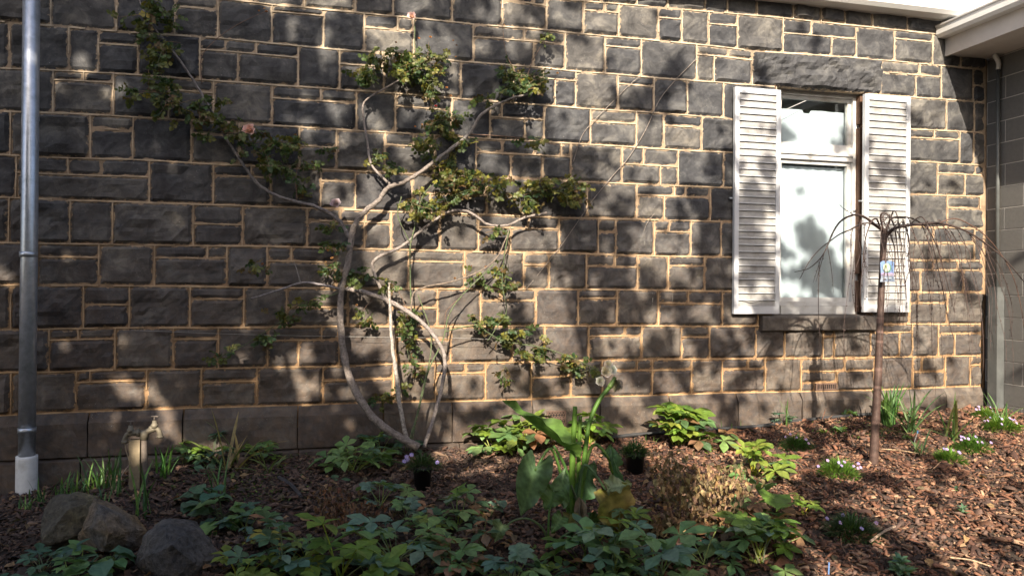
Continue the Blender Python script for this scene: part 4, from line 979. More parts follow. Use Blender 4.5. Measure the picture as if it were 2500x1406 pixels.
rosette(1845,1165,18,1.15,['bright','lime','mid'],'lime green hellebore in the mulch above the dried stalks')
rosette(1888,1160,8,0.8,['mid','dark'],'dark little hellebore touching the lime green one')
rosette(1962,1258,7,0.62,['lime','bright'],'small upright seedling cluster in the open mulch',elevs=(0,0,1))
rosette(1915,1040,10,0.62,['dark','blue'],'small blue green plant against the plinth below the window')
rosette(2045,1055,8,0.6,['bright','mid'],'low green seedling left of the cherry trunk near the pipe','seedling','lance')
rosette(2005,1062,7,0.5,['bright','lime'],'tiny low seedling beside the black pipe','seedling','lance')
rosette(2075,1020,9,0.7,['mid','lime'],'leafy green weed against the wall just left of the cherry trunk','seedling','lance')
rosette(2165,1015,14,1.3,['lime','bright'],'bushy lime green plant at the wall behind the cherry trunk','leafy_bush','lance','plant',(0,0,1,2))
rosette(2215,1075,6,0.5,['mid','bright'],'small green seedling right of the cherry trunk','seedling','lance')
rosette(2475,1050,8,0.8,['bright','lime'],'light green leafy plant at the right edge of the bed','seedling','lance')
rosette(865,1155,18,1.25,['mid','dark','mid'],'large dark green hellebore in shade left of the potted daisy',shape='broad')
rosette(930,1115,12,0.95,['mid','dark'],'green hellebore at the wall foot behind the large shaded one')
rosette(990,1108,8,0.8,['mid','dark'],'small hellebore tucked under the base of the rose')
rosette(635,1125,11,0.85,['mid','bright'],'upright hellebore rosette at the wall, left of the strap leaf')
rosette(520,1130,18,1.0,['mid','dark','bright'],'dense dark hellebore clump at the wall, right of the tap')
rosette(450,1130,11,0.85,['mid','bright'],'small hellebore between the tap and the dense clump')
rosette(545,1275,15,1.05,['dark','mid'],'round leaved shaded plant just right of the dark boulder','broadleaf_plant','round')
rosette(505,1240,9,0.85,['dark'],'lower round leaved plant behind the dark boulder','broadleaf_plant','round')
rosette(660,1330,7,0.87,['yellow','yellow','blue','brownedge'],'hellebore with yellowed leaves in the front left shade')
rosette(600,1300,7,0.87,['blue','blue','dark','mid'],'blue green hellebore left of the yellowed one')
rosette(690,1400,11,1.06,['blue','dark','mid','lime'],'large blue green hellebore at the bottom edge, below the yellowed one')
rosette(590,1420,8,0.92,['mid','lime','dark','lime'],'yellow green hellebore at the bottom edge beside the dark boulder')
rosette(750,1370,5,0.69,['lime','mid','yellow'],'small yellow green hellebore beside the brown withered clump')
rosette(930,1240,10,0.9,['blue','mid'],'blue green hellebore rosette above the brown withered clump')
rosette(990,1268,10,0.8,['mid','blue'],'hellebore right of the blue green rosette, in mid shade')
rosette(1115,1285,10,0.83,['blue','mid','brownedge','bright'],'broad leaved hellebore in shade left of the arum lily',shape='broad')
rosette(1050,1300,7,0.78,['mid','brownedge','lime'],'browned hellebore left of the small arum leaves')
rosette(960,1370,10,1.1,['mid','blue','mid'],'upright green hellebore in the middle of the front shade',shape='broad')
rosette(1040,1350,6,0.78,['blue','mid','mid'],'low narrow leaved plant between the upright green hellebore and the browned one',shape='lance')
rosette(830,1420,10,1.1,['dark','blue','bright'],'dark spreading hellebore at the bottom edge left of centre',shape='broad')
rosette(910,1425,7,0.92,['blue','dark','bright'],'round leaved blue green plant at the bottom edge next to the dark one','broadleaf_plant','round')
rosette(1100,1400,11,1.01,['brownedge','brownedge','mid','brownedge'],'hellebore with brown edged leaves at the bottom centre')
rosette(1180,1350,6,0.83,['brownedge','brown','brownedge'],'withered brown hellebore below the arum lily')
rosette(1245,1425,9,0.92,['blue','mid','mid'],'blue green hellebore at the bottom edge right of centre')
rosette(1330,1420,8,0.92,['mid','dark','lime'],'narrow leaved green plant at the bottom edge in front of the arum','seedling','lance')
rosette(1430,1385,11,1.06,['blue','mid','dark','bright'],'broad blue green hellebore right below the arum lily',shape='broad')
rosette(1510,1330,7,0.87,['blue','dark','bright'],'hellebore between the arum lily and the dried stalks',shape='broad')
rosette(1500,1425,9,1.01,['mid','dark','brownedge'],'dark hellebore at the bottom edge left of the dried stalks')
rosette(1605,1425,11,1.15,['mid','bright','blue','mid'],'large green hellebore at the foot of the dried stalks',shape='broad')
rosette(1560,1270,9,0.8,['blue','mid'],'small narrow leaved plant left of the dried stalks','seedling','lance')
rosette(1720,1380,7,0.92,['mid','dark','mid'],'green hellebore in among the dried stalks')
rosette(1850,1375,18,1.2,['mid','blue','bright'],'leafy hellebore right of the dried stalks, half in sun')
rosette(1890,1340,12,0.95,['mid','bright','brownedge'],'hellebore on the mulch edge right of the leafy one')
rosette(1800,1310,9,0.9,['mid','brown'],'part withered hellebore behind the dried stalks')
rosette(1855,1270,5,1.25,['mid','bright'],'big leaved plant with one broad pale leaf right of the dried stalks','broadleaf_plant','round',elevs=(0,1))
rosette(1905,1275,5,0.8,['brown','bright'],'drooping brown leaves beside the big leaved plant','withered_plant','round')
rosette(1195,1265,5,0.7,['blue'],'small arum seedling left of the arum lily','arum_seedling','round',elevs=(0,1))
rosette(100,1405,9,0.8,['blue','dark'],'dark low plant in the bottom left corner')
rosette(255,1410,9,0.85,['mid','dark'],'low green plant below the angular boulder','broadleaf_plant','round')
rosette(180,1425,8,0.8,['mid','dark'],'low green plant below the mossy boulder')
rosette(2350,1255,9,0.42,['dark','mid'],'small dark clump in the open mulch, upper of two','low_clump','lance')
rosette(2335,1195,9,0.38,['dark','mid'],'small greyish clump in the mulch below the phlox','low_clump','lance')
rosette(2205,1400,11,0.7,['mid','dark'],'shaded plant at the bottom edge of the mulch','low_clump','lance')

# strap leaves, bulbs and grass
def clump(px, py, n, h, w, cols, label, lean=.4, name='bulb_clump', cat='plant', spread=.05, curve=.8):
    g = G(px, py); t = thing(name, label, cat, g)
    for i in range(n):
        V, Fc = blade(h*random.uniform(.55, 1.1), w*random.uniform(.7, 1.2), 7, .35, random.uniform(.1, curve), 'strap')
        el = 1.57-abs(random.gauss(0, lean)); a = random.uniform(0, 6.28)
        v = xf(V, a, -el, 0)+g+np.array([random.uniform(-spread, spread), random.uniform(-spread, spread)*.7, -.01])
        MB().add(v, Fc, jit(random.choice(cols), .2)).obj('blade', MAT['leaf'], t)
    return t
GRN = [(.075,.16,.055),(.10,.19,.05),(.06,.13,.065)]; STR = [(.30,.24,.10),(.22,.18,.08)]
clump(190,1205,25,0.19,.010,GRN,'young green bulb shoots above the mossy boulder',.25,spread=.12)
clump(250,1200,28,0.29,.013,GRN,'taller bulb shoots left of the tap post',.2,spread=.10)
clump(130,1225,22,0.16,.009,GRN,'short grassy shoots right of the pipe foot',.3,spread=.12)
clump(215,1235,22,0.14,.009,GRN+[(.16,.2,.05)],'short grassy shoots right behind the mossy boulder',.3,spread=.12)
clump(75,1245,14,0.12,.008,GRN,'sparse grass at the foot of the white sleeve',.35,spread=.08)
clump(395,1165,14,0.24,.014,[(.10,.22,.06),(.08,.18,.05)],'bright strappy shoots right of the tap post',.2)
clump(290,1215,9,0.36,.012,GRN+[(.4,.33,.25)],'thin shoots with one pale dry blade beside the tap',.1)
clump(350,1265,9,0.34,.014,GRN,'dark green blades standing behind the boulders',.15)
clump(570,1150,19,0.48,.020,STR+[(.12,.15,.05)],'pale yellowing strap leaves flopped over in front of the clump',1.05,curve=.9)
clump(655,1155,9,0.26,.022,[(.14,.17,.07),(.2,.2,.09)],'pale drooping strap leaves below the upright rosette',.9,curve=1.4)
clump(530,1215,8,0.31,.010,GRN,'a few thin green blades among the round leaves',.15)
clump(2172,1045,25,0.43,.026,[(.08,.17,.05),(.06,.13,.05)],'upright iris leaves behind the cherry trunk',.25)
clump(2225,1060,19,0.50,.018,[(.06,.12,.05),(.09,.15,.06)],'arching iris leaves right of the cherry trunk',.75,curve=1.2)
clump(2325,1075,14,0.43,.018,[(.08,.15,.05),(.16,.18,.08)],'loose arching iris leaves between phlox and trunk',.8,curve=1.2)
clump(2245,1115,11,0.22,.016,[(.07,.12,.06)],'short iris fan in the open mulch right of the trunk',.35)
clump(2440,1045,14,0.34,.016,[(.08,.15,.05)],'narrow iris leaves in front of the grey corner channel',.3)
clump(1930,1045,6,0.31,.008,GRN,'thin grass blades growing by the plinth under the window',.2)
clump(1790,1052,14,0.11,.006,[(.14,.22,.06),(.08,.15,.04)],'fine short grass on the wall foot left of the cherry',.5,'grass_tuft','grass',.16)
clump(1585,1082,8,0.10,.006,[(.12,.2,.06)],'little grass tuft left of the largest sunlit hellebore',.5,'grass_tuft','grass',.05)

# phlox mounds
def phlox(px, py, r, nfl, label, col=[(.10,.20,.03),(.14,.24,.04),(.07,.14,.03)], fl=(.40,.30,.66), hgt=.7, name='phlox', dens=760, pot=None, fr=1.15):
    g = G(px, py) if pot is None else np.array(pot); t = thing(name, label, 'plant', g)
    b = MB()
    for i in range(dens):
        a = random.uniform(0, 6.28); q = math.sqrt(random.random()); el = (1-q*.75)*1.4
        l = r*random.uniform(.35, .6); base = g+np.array([math.cos(a)*q*r*.75, math.sin(a)*q*r*.75, r*hgt*(1-q*q)*random.uniform(.2, .8)])
        V, Fc = blade(l, .0055, 2, .2, .5, 'strap'); b.add(xf(V, a+random.uniform(-.7,.7), -el+random.uniform(-.5,.5))+base, Fc, jit(random.choice(col), .25))
    tag(b.obj('foliage', MAT['leaf'], t), kind='stuff')
    for i in range(nfl):
        a = random.uniform(0, 6.28); q = random.uniform(.3, fr); c = g+np.array([math.cos(a)*r*q, math.sin(a)*r*q*.8, r*hgt*max(.15, 1.1-q*.75)+random.uniform(.01,.05)])
        f = MB()
        for k in range(8 if fl[2] > .6 and pot is not None else 5):
            nn = 8 if fl[2] > .6 and pot is not None else 5
            V, Fc = blade(.017 if pot is not None else .013, .007 if nn == 8 else .010, 2, .1, .2, wide=.6); f.add(xf(V, k*6.283/nn, -.15)@rotm('X', .9).T@rotm('Z', random.uniform(-.5,.5)).T+c, Fc, jit(fl, .12))
        V, Fc = blade(.005,.005,2,.1,.1); f.add(V@rotm('X',.9).T+c+np.array([0,-.002,0]), Fc, (.5,.4,.1))
        f.add([c, c+np.array([.001,0,0]), c+np.array([0,0,-.05]), c+np.array([.001,0,-.05])], [(0,1,3,2)], (.06,.10,.03))
        f.obj('flower', MAT['petal'], t)
    return t
phlox(2048,1160,0.146,10,'bright green phlox mound with lilac flowers left of the cherry foot')
phlox(2315,1128,0.123,6,'phlox mound with few lilac flowers, lower of the pair at right')
phlox(2375,1100,0.134,10,'phlox mound with many lilac flowers, upper of the pair at right')
phlox(1945,1095,0.134,5,'green phlox mound below the window sill',[(.07,.14,.03),(.05,.11,.03)])
phlox(2080,1305,0.157,5,'shaded phlox with a few lilac flowers in the open mulch',[(.03,.07,.03),(.045,.09,.03)],hgt=.6)
phlox(2445,1050,0.146,10,'lilac flowering phlox beside the right hand corner')
phlox(2405,1020,0.112,6,'small phlox at the wall end by the grey channel')
# nursery pots
def potted(px, pyb, pyt, w, label, ):
    g = G(px, pyb); off = -g[1]; zt2 = P(px, pyt, off)[2]; t = thing('nursery_pot', label, 'pot', g)
    h2 = zt2-g[2]; r = w/2/F_PX*((g-CAM)@_F)
    MB().lathe([(0,.0),(r*.80,.0),(r*.97,h2*.86),(r*1.06,h2*.86),(r*1.06,h2),(r*.98,h2),(r*.95,h2*.9)], g, 24).obj('pot_wall', MAT['pot'], t, True)
    MB().lathe([(0,h2*.9),(r*.95,h2*.9)], g, 24).obj('pot_soil', MAT['soil'], t); return g, h2, r
g, h2, r = potted(1031,1193,1138,46,'plain black plastic nursery pot holding the lilac daisies')
phlox(0,0,0.118,5,'lilac daisies growing in a black pot in the shade',[(.03,.07,.02),(.04,.08,.025)],(.36,.30,.72),.8,'potted_daisy',420,g+np.array([0,0,h2*.92]),1.2)
g, h2, r = potted(1550,1153,1106,48,'plain black plastic nursery pot holding fine green foliage')
phlox(0,0,0.112,0,'fine leaved green plant growing in a black pot by the arum',[(.035,.09,.03),(.05,.11,.03)],(.4,.3,.66),.9,'potted_phlox',520,g+np.array([0,0,h2*.92]))

# ------------------------------------------------------------------ arum lily
ga = G(1400, 1300); OA = -ga[1]
ar = thing('arum_lily', 'tall arum lily with big arrow shaped leaves and a spent flower', 'plant', ga)
def ap(px, py, d=0.0): return P(px, py, OA+d)
AG = (.060,.115,.042)
def stalk(pts, r0, r1, col=(.075,.15,.035), nm='stalk'):
    s = smooth_path([ap(*p) for p in pts], 6); MB().tube(s, np.linspace(r0, r1, len(s)), 9, col).obj(nm, MAT['leaf'], ar, True)
def arrow_leaf(base, tip, w, nrm, fold, col, col2=None, curl=.1, lobes=.28, ruffle=.02, nu=12, nv=8):
    "arrow-shaped blade from its petiole joint to its tip; nrm = side that faces up"
    base = np.array(base); tip = np.array(tip); ax = tip-base; l = np.linalg.norm(ax); ax /= l
    nrm = np.array(nrm, float); nrm -= ax*(nrm@ax); nrm /= np.linalg.norm(nrm); side = np.cross(nrm, ax); V = []; Cc = []
    T = np.linspace(0, 1, 9); ox = np.array([0,-.12,-.22,-.16,.04,.30,.55,.80,1.0])*np.where(np.arange(9) < 4, lobes/.25, 1); oy = np.array([.0,.10,.27,.43,.50,.46,.34,.17,.0]); mx = np.array([0,.015,.04,.08,.2,.4,.6,.82,1.0])
    nu = 22
    for i in range(nu+1):
        t = i/nu; X, Y, Mx = np.interp(t, T, ox), np.interp(t, T, oy), np.interp(t, T, mx)
        for j in range(-nv//2, nv//2+1):
            s = j/(nv/2); a_ = abs(s)
            x = Mx+(X-Mx)*a_; y = w*Y*s; rf = ruffle*(math.sin(t*19+s*2+base[0]*9)+.5*math.sin(t*41+base[2]*30))*a_**2.5*(1 if t < .97 else 0)
            up = abs(y)*fold+rf-curl*l*x*x
            V.append(base+ax*(l*x)+side*y*(1-.25*fold*fold)+nrm*up)
            f = .5+.5*fbm(t*3+col[0]*90, s*2, 1, 2); q = np.array(col) if col2 is None else np.array(col)*(1-f)+np.array(col2)*f
            q = q*(1.35 if j == 0 else 1+.24*math.sin(t*60-a_*6)); Cc.append((*q, 1))
    m = nv+1; Fc = [(i*m+j, i*m+j+1, (i+1)*m+j+1, (i+1)*m+j) for i in range(nu) for j in range(nv)]
    b = MB().add(V, Fc); b.c[0] = np.array(Cc); return b.obj('leaf', MAT['leaf'], ar, True)
stalk([(1400,1310,0),(1398,1200,.02),(1398,1100,.02),(1402,1040,.02),(1404,992,.02)], .022, .012, (.10,.19,.03))
stalk([(1412,1310,-.02),(1412,1180,-.02),(1414,1080,-.02),(1417,1015,-.02)], .016, .010, (.08,.16,.03))
stalk([(1405,1310,.04),(1420,1180,.06),(1430,1090,.06),(1440,1030,.05),(1462,978,.04),(1488,945,.03)], .014, .011, (.09,.18,.03))
stalk([(1488,945,.03),(1496,932,.03),(1502,920,.03)], .015, .010, (.12,.19,.05), 'spathe_base')
b = MB()
for k in range(7): V, Fc = blade(.075, .04, 4, .6, 1.4, ruffle=.08); b.add(xf(V, k*.35-.9, .2+.25*k % .9)+ap(1502, 928, .03), Fc, jit((.34,.29,.20), .2))
b.obj('spent_spathe', MAT['dry'], ar)
stalk([(1398,1300,0),(1395,1210,0),(1380,1140,.03),(1352,1088,.06)], .012, .007)
arrow_leaf(ap(1380,1092,.05), ap(1219,984,.05), .15, (.25,-.35,.8), .95, (0.074,0.162,0.041), (.08,.15,.04), -.05, .2)
stalk([(1395,1300,.05),(1375,1180,.1),(1345,1095,.14),(1306,1148,.18)], .011, .006)
arrow_leaf(ap(1308,1140,.18), ap(1272,1262,.12), .185, (-.15,-1,.35), .32, (0.108,0.189,0.108), (.10,.155,.07), .05, .36, .016)
stalk([(1405,1300,.05),(1430,1140,.05),(1450,1085,.06),(1482,1112,.08),(1497,1160,.08)], .012, .006)
arrow_leaf(ap(1494,1180,.08), ap(1512,1090,.10), .14, (.8,-.5,.2), .7, (0.074,0.149,0.068), None, .25, .3)
arrow_leaf(ap(1478,1110,.02), ap(1520,1185,.02), .13, (.6,-.7,.3), .5, (0.068,0.135,0.068), None, .1, .2)
stalk([(1410,1300,.08),(1415,1180,.1),(1428,1135,.12),(1455,1160,.14),(1478,1195,.15)], .010, .006, (.09,.15,.07))
arrow_leaf(ap(1488,1200,.16), ap(1506,1312,.10), .24, (.1,-1,.25), .35, (.15,.175,.04), (.20,.15,.085), .08, .22, .028)
arrow_leaf(ap(1488,1190,.19), ap(1542,1175,.22), .11, (.1,-.6,.8), .4, (0.162,0.203,0.121), None, .15, .2)
arrow_leaf(ap(1418,1200,.02), ap(1455,1125,.0), .15, (.5,-.8,.2), .4, (0.068,0.135,0.061), None, .1, .3)
arrow_leaf(ap(1365,1215,.15), ap(1378,1142,.15), .13, (-.4,-.8,.3), .5, (0.081,0.155,0.081), None, .2, .3)
arrow_leaf(ap(1352,1200,.18), ap(1330,1245,.18), .14, (-.3,-.8,.4), .35, (0.074,0.142,0.054), (.09,.13,.03), .1, .3)
stalk([(1392,1310,.12),(1345,1345,.2),(1340,1260,.2),(1352,1200,.18)], .008, .005)
arrow_leaf(ap(1372,1262,.18), ap(1345,1300,.2), .09, (-.3,-.8,.5), .4, (0.081,0.162,0.068), None, .1, .2)
stalk([(1405,1300,.06),(1408,1230,.1),(1395,1185,.12),(1412,1225,.13)], .007, .004, (.10,.13,.07))
b = MB()
for k in range(6): V, Fc = blade(.19, .05, 6, .7, .5, ruffle=.08); b.add(xf(V, k*.5-1.2, 1.25+.08*k)+ap(1414, 1212, .14), Fc, jit((.17,.145,.12), .2))
b.obj('withered_leaf', MAT['dry'], ar)
arrow_leaf(ap(1435,1265,.1), ap(1452,1300,.08), .13, (.3,-.9,.3), .3, (0.068,0.128,0.061), None, .1, .2)
stalk([(1345,1345,.2),(1372,1310,.22),(1410,1293,.22),(1445,1300,.22),(1468,1320,.22)], .007, .005, (.10,.15,.06))
stalk([(1345,1340,.2),(1325,1290,.22),(1290,1266,.24),(1255,1270,.25),(1235,1285,.26)], .007, .005, (.12,.15,.06))
arrow_leaf(ap(1228,1280,.26), ap(1205,1325,.26), .10, (-.5,-.8,.2), .7, (0.149,0.203,0.108), None, .1, .2)
arrow_leaf(ap(1395,1255,.15), ap(1385,1295,.14), .10, (0,-1,.2), .3, (0.121,0.162,0.068), (.13,.12,.05), .1, .2)

# ------------------------------------------------------------------ dried plants
def dried(label, stems, off, nleaf, leafs, cols, name='dried_plant', reach=.10):
    g = G(*stems[0][0]); t = thing(name, label, 'plant', g); fb = MB()
    for st in stems:
        s = smooth_path([P(x, y, off-(k*.01)) for k, (x, y) in enumerate(st)], 6); n = len(s)
        MB().tube(s, np.linspace(.0085, .0025, n), 6, (1.25,.85,.6)).obj('stem', MAT['bark'], t, True)
        for k in range(nleaf):
            i = int(n*(.18+.82*random.random()**.7)) if n > 3 else n-1; p = s[min(i, n-1)]
            q = p+np.array([random.gauss(0, reach), random.gauss(0, reach*.8), random.gauss(0, reach*.45)])
            l = leafs*random.uniform(.6, 1.4); V, Fc = blade(l, l*.42, 4, random.uniform(.5, 1.3), random.uniform(.6, 2.2), ruffle=.12)
            fb.add(xf(V, random.uniform(0, 6.28), random.uniform(.2, 1.5), random.uniform(-.8,.8))+q, Fc, jit(random.choice(cols), .3))
            if k % 6 == 0: fb.tube([p, (p+q)/2+np.array([0,0,.02]), q], .0013, 3, (.14,.10,.06), False)
    tag(fb.obj('dead_leaves', MAT['dry'], t), kind='stuff'); return t
DRY = [(.20,.145,.085),(.27,.20,.12),(.14,.10,.065),(.17,.115,.06),(.10,.085,.05)]
gd = G(1690, 1480); 
dried('tall dried plant with brown stalks and curled dead leaves', [[(1665,1460),(1668,1360),(1672,1280),(1662,1200),(1645,1115)],[(1690,1460),(1705,1350),(1722,1270),(1742,1210),(1758,1150)],[(1730,1460),(1748,1340),(1765,1260),(1790,1190),(1815,1140)],[(1735,1450),(1780,1360),(1822,1300),(1850,1240)],[(1668,1400),(1640,1300),(1600,1280),(1545,1290)],[(1705,1350),(1690,1250),(1700,1160)],[(1668,1330),(1630,1220),(1632,1130)]], 2.15, 175, .038, DRY, reach=.065)
dried('reddish brown withered clump in the front shade', [[(830,1335),(822,1280),(815,1230),(805,1195)],[(840,1335),(845,1270),(850,1215)],[(800,1340),(795,1290),(790,1240)],[(860,1330),(880,1270),(900,1235)],[(830,1330),(812,1260),(800,1205)]], 1.75, 60, .032, [(.13,.070,.045),(.17,.095,.055),(.09,.055,.04)], 'withered_clump', .05)
dried('withered brown foliage left of the arum lily base', [[(1300,1345),(1290,1310),(1282,1280)],[(1310,1345),(1318,1310),(1325,1285)],[(1290,1350),(1270,1330),(1262,1310)]], 1.85, 26, .05, [(.15,.09,.05),(.20,.12,.065)], 'withered_clump', .04)
dried('dry brown leaf heap in the front shade by the hellebores', [[(965,1310),(960,1270),(950,1245)],[(1000,1310),(990,1275),(975,1255)],[(930,1320),(915,1290),(905,1270)]], 1.6, 40, .04, [(.15,.095,.06),(.11,.07,.045)], 'withered_clump', .06)
# fallen dry leaves
rg = random.Random(9); fl = MB()
for i in range(800):
    x, y = rg.uniform(0, 2450), rg.uniform(1120, 1430); g = G(x, y)
    if rg.random() > (.9 if x < 1900 else .25): continue
    l = rg.uniform(.03, .07); V, Fc = blade(l, l*.55, 4, rg.uniform(.1,.8), rg.uniform(.2,1.4), ruffle=.1); fl.add(xf(V, rg.uniform(0,6.28), rg.uniform(-.3,.3), rg.uniform(-.6,.6))+g+np.array([0,0,.03]), Fc, jit(rg.choice([(.20,.125,.075),(.15,.095,.06),(.28,.17,.095),(.10,.075,.05)])))
tag(fl.obj('leaf_litter', MAT['dry'], None), 'scattered fallen dry brown leaves on the bed', 'leaf litter', kind='stuff')
# ground weeds
wd = MB()
for i in range(900):
    x, y = rg.choice([(rg.uniform(560,760), rg.uniform(1110,1230)), (rg.uniform(1950,2330), rg.uniform(1030,1075)), (rg.uniform(560,1900), rg.uniform(1290,1440)), (rg.uniform(100,700), rg.uniform(1140,1215))]); g = G(x, y)
    V, Fc = blade(rg.uniform(.02,.05), rg.uniform(.008,.016), 2, .2, .6); wd.add(xf(V, rg.uniform(0,6.28), -rg.uniform(.1,1.1))+g+np.array([0,0,.015]), Fc, jit(rg.choice([(.05,.09,.025),(.09,.14,.03),(.035,.06,.025)]), .25))
tag(wd.obj('small_weeds', MAT['leaf'], None), 'tiny green weeds scattered through the mulch', 'weeds', kind='stuff')
# sticks and stakes
for lab, a, b2, r, m in (('pale dry stick lying on the mulch at lower right', (2125,1335), (2185,1300), .007, (1.7,1.4,1.1)), ('thin straw coloured stick right of the cherry foot', (2150,1105), (2250,1120), .004, (1.9,1.5,1.0)), ('long straw stalk lying on the mulch near the right edge', (2320,1375), (2420,1400), .004, (2.0,1.6,1.1)), ('dark flat offcut lying in front of the strap leaves', (680,1175), (735,1225), .012, (.25,.25,.28))):
    p0, p1 = G(*a)+np.array([0,0,.03]), G(*b2)+np.array([0,0,.035]); tag(MB().tube(smooth_path([p0, (p0+p1)/2+np.array([.01,.01,.006]), p1], 4), r, 6, m).obj('stick', MAT['bark']), lab, 'stick')
g = G(2222, 1100); t = thing('garden_stake', 'thin grey stake with a blue tip leaning in the mulch', 'stake', g)
MB().tube([g+np.array([0,0,-.03]), P(2240,1055,-g[1])], .003, 6).obj('rod', MAT['pipegrey'], t); MB().tube([P(2240,1057,-g[1]), P(2241,1050,-g[1])], .005, 6, (.1,.25,.5)).obj('tip', MAT['tag'], t)
g = G(2022, 1410); t = MB().tube([g+np.array([0,0,-.03]), P(2024,1372,-g[1])], .0035, 6, (.12,.22,.45)).obj('blue_stake', MAT['tag']); tag(t, 'short blue stick upright at the bottom edge of the mulch', 'stake')

# ------------------------------------------------------------------ trees behind the viewer that throw the dappled shade
LX = [-900,-300,0,250,500,700,850,1000,1200,1450,1650,1800,2000,2200,2350,2600,3300]
LY = [-400,0,200,400,600,800,1000,1100,1250,1406,1800]
LT = np.array([
[.02,.03,.05,.08,.18,.30,.38,.45,.50,.70,.80,.90,.95,1,1,1,1],
[.02,.03,.05,.10,.22,.34,.38,.48,.60,.75,.92,.97,1,1,1,1,1],
[.02,.03,.04,.07,.13,.28,.38,.50,.56,.72,.88,.94,.94,.98,1,1,1],
[.02,.02,.03,.06,.07,.12,.30,.58,.50,.54,.56,.70,.62,.85,1,1,1],
[.02,.02,.03,.12,.08,.06,.42,.92,.74,.54,.47,.52,.26,.80,.95,1,1],
[.02,.02,.05,.18,.12,.11,.58,.95,.80,.60,.48,.50,.45,.65,.95,1,1],
[.02,.04,.10,.18,.12,.11,.25,.50,.64,.60,.58,.60,.60,.70,.90,.95,1],
[.02,.03,.05,.08,.06,.03,.03,.08,.50,.75,.85,.75,.75,.80,.85,.95,1],
[.02,.02,.05,.08,.02,.02,.02,.03,.07,.25,.55,.50,.50,.85,.95,.97,.97],
[0,0,0,0,0,.02,.03,.04,.06,.10,.30,.42,.50,.70,.90,.95,.95],
[0,0,0,0,0,0,0,0,0,.05,.10,.20,.35,.45,.75,.85,.85]])
def lit(px, py):
    px = min(max(px, LX[0]), LX[-1]); py = min(max(py, LY[0]), LY[-1])
    i = max(0, min(len(LX)-2, int(np.searchsorted(LX, px)-1))); j = max(0, min(len(LY)-2, int(np.searchsorted(LY, py)-1)))
    u = (px-LX[i])/(LX[i+1]-LX[i]); v = (py-LY[j])/(LY[j+1]-LY[j])
    return (LT[j,i]*(1-u)+LT[j,i+1]*u)*(1-v)+(LT[j+1,i]*(1-u)+LT[j+1,i+1]*u)*v
sd = SUN/SUN[1]                     # per metre towards the wall
def spot(p, rad, val): p = np.array(p); return (p[0]-sd[0]*p[1], p[2]-sd[2]*p[1], rad, val)
SPOT = [spot(P(1015,640), .42, .97), spot(P(1120,760), .42, .97), spot(P(960,860), .30, .95), spot(P(1270,600), .30, .92), spot(P(1080,900), .25, .95), spot(P(940,490,.15), .2, .9), spot(P(1200,1020), .25, .9), spot(P(1340,720), .25, .9),
    spot(P(1430,1030,OA), .22, .97), spot(P(1390,1120,OA), .14, .9), spot(P(1300,1150,OA), .10, .6)]
for (x, y, hh, rad, val) in ((1290,1090,.10,.24,1),(1205,1100,.08,.14,.9),(1440,1085,.10,.20,1),(1660,1085,.13,.26,1),(1850,1160,.10,.20,1),(230,1195,.08,.13,.8),(395,1165,.08,.09,.9),(520,1125,.08,.10,.7),(640,1120,.08,.08,.7),(1960,1250,.06,.12,.9),(1870,1240,.15,.14,.95),(2165,1010,.12,.20,1),(2050,1155,.05,.18,1),(2345,1110,.05,.3,1),
    (2080,1290,.0,.22,.12),(2000,1190,.0,.20,.2),(2230,1395,.0,.25,.2),(2150,1175,.0,.12,.2),(1690,1250,.25,.25,.7)): SPOT.append(spot(G(x, y)+np.array([0,0,hh]), rad, val))
pts = []; SPC = .05
for xw in np.arange(-5.5, 7.5, SPC):
    for zw in np.arange(-3.4, 4.2, SPC):       # where the sun ray would meet the plane of the wall (below ground level: it meets the bed first)
        x, z = xw+random.uniform(-.5, .5)*SPC, zw+random.uniform(-.5, .5)*SPC
        if z < .1:
            y = -(float(ground_z(x, -.5))-z)/.67; y = min(0, y); hit = np.array([x+sd[0]*y, y, z+sd[2]*y])
        else: hit = np.array([x, 0, z])
        if (hit-CAM)@_F < 1.0: continue
        px, py = to_px(hit); lv = lit(px, py)
        for (lx, lz, lr, val) in SPOT:
            dd = math.hypot(x-lx, z-lz)
            if dd < lr: lv = val if dd < lr*.75 else (lv+val)/2
        pts.append((x, z, lv))
pts = np.array(pts)
nf = np.array([.40*fbm(x*1.7, z*1.7, 3.3, 2)+.60*mnoise.noise(Vector((x*4.6+z*.8, z*4.6, 7.7)))+.55*mnoise.noise(Vector((x*10.5+z*2, z*9.0, 1.7))) for x, z, _ in pts])
rank = np.empty(len(nf)); rank[np.argsort(nf)] = np.linspace(0, 1, len(nf))
blk = pts[rank > pts[:, 2]]
trees = [(-4.6, 'broad leafy tree standing outside the frame, shading the left end'), (-2.3, 'leafy tree standing outside the frame, dappling the middle of the wall'), (.2, 'thin leafy tree standing outside the frame, dappling the window')]
TT = []
for tx, lab in trees:
    ty = -7.4; gz_ = float(ground_z(tx, ty)); TT.append((thing('garden_tree', lab, 'tree', (tx, ty, gz_), 0, 'trees out of frame'), [], tx))
bb = np.concatenate([blk, blk[blk[:, 2] < .3]]); n = len(bb); tt = -RNG.uniform(6.4, 7.6, n)
PP = np.stack([bb[:, 0], np.zeros(n), bb[:, 1]], 1)+sd[None]*tt[:, None]; kk = np.argmin(np.abs(PP[:, :1]-np.array([[q[2]+.2 for q in TT]])), axis=1)
ss = RNG.uniform(.075, .10, n)*np.where(bb[:, 2] < .3, 1.25, 1.0)
V0, F0 = blade(1.3, 1.0, 2, .15, .3, wide=.6); V0 = V0-np.array([.6, 0, 0])
mA = rots(RNG.uniform(0, 6.28, n), np.zeros(n), np.zeros(n)); mB = rots(np.full(n, -.27), np.zeros(n), 1.0+RNG.uniform(-.35, .35, n))
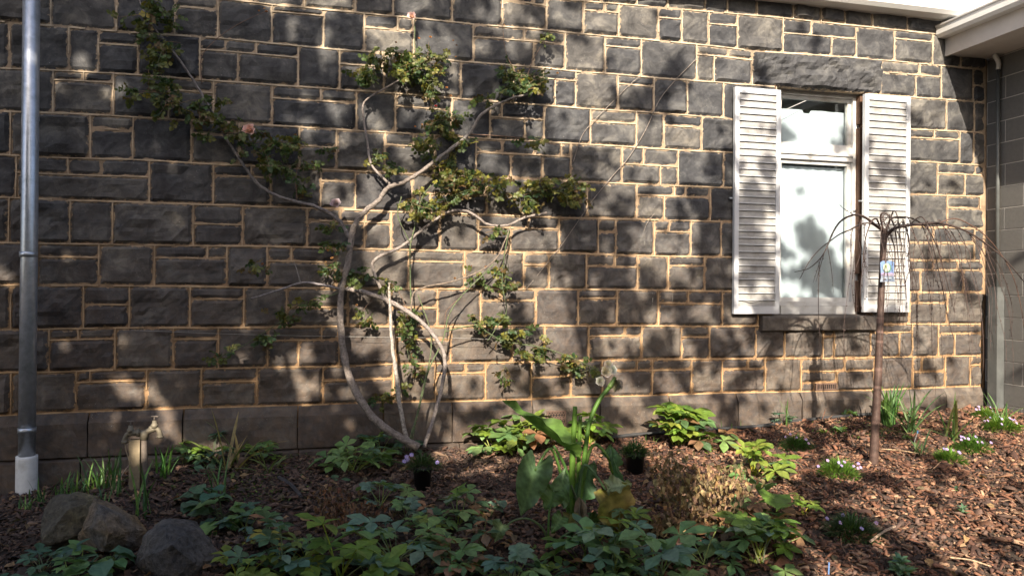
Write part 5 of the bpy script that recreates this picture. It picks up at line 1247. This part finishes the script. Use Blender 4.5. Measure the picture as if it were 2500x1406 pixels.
VV = np.einsum('nij,nkj->nki', np.einsum('nij,njk->nik', mB, mA), V0[None]*ss[:, None, None])+PP[:, None]
for k, (t, tips, tx) in enumerate(TT):
    sel = kk == k; tips += list(PP[sel][::60])
    batch('crown', VV[sel], F0, np.array((.035,.06,.02))*RNG.uniform(.7, 1.3, (sel.sum(), 1)), MAT['crown'], t, t.location)
for (t, tips, tx) in TT:
    base = np.array(t.location); top = base+np.array([.15, .05, 4.6])
    MB().tube(smooth_path([base+np.array([0,0,-.2]), base+np.array([.05,0,1.5]), base+np.array([.0,.03,3.0]), top], 5), np.linspace(.16,.09,16), 10, (1,1,1), True, .05).obj('trunk', MAT['bark'], t, True)
    lb = MB()
    for q in tips[:30]:
        a = top-np.array([0,0,random.uniform(0,1.2)]); mid = (a+q)/2+np.array([0,0,.25]); lb.tube(smooth_path([a, mid, q], 5), np.linspace(.035,.008,11), 5)
    if lb.n: lb.obj('limbs', MAT['bark'], t, True)

# unseen leafy screen added behind the viewer, keeps low sky light off the wall
hd_ = thing('added_hedge', 'tall dense leafy screen added outside the frame to block low sky light', 'added_hedge', (0, -13.5, float(ground_z(0, -13.5))))
n = 14000; hx = RNG.uniform(-17, 17, n); hyy = RNG.uniform(0, 1, n); hzz = RNG.uniform(0, 1, n)
ht = 5.6+.5*np.sin(hx*1.3)+.4*np.sin(hx*3.1+1); HP = np.stack([hx, -13.5+1.3*(hyy**2)*np.sign(RNG.uniform(-.3, 1, n)), hd_.location[2]+hzz*ht], 1)
mA = rots(RNG.uniform(0, 6.28, n), RNG.uniform(-1, 1, n), RNG.uniform(.4, 1.6, n)); hs = RNG.uniform(.16, .30, n)
batch('foliage', np.einsum('nij,nkj->nki', mA, V0[None]*hs[:, None, None])+HP[:, None], F0, np.array((.035,.065,.022))*RNG.uniform(.6, 1.4, (n, 1)), MAT['crown'], hd_, hd_.location)['kind'] = 'stuff'
st_ = MB()
for x in np.arange(-16, 16.1, 2.0): st_.tube([(x, -13.6, hd_.location[2]-.2), (x+random.uniform(-.3,.3), -13.5, hd_.location[2]+4.2)], [.09, .04], 6)
st_.obj('stems', MAT['bark'], hd_)
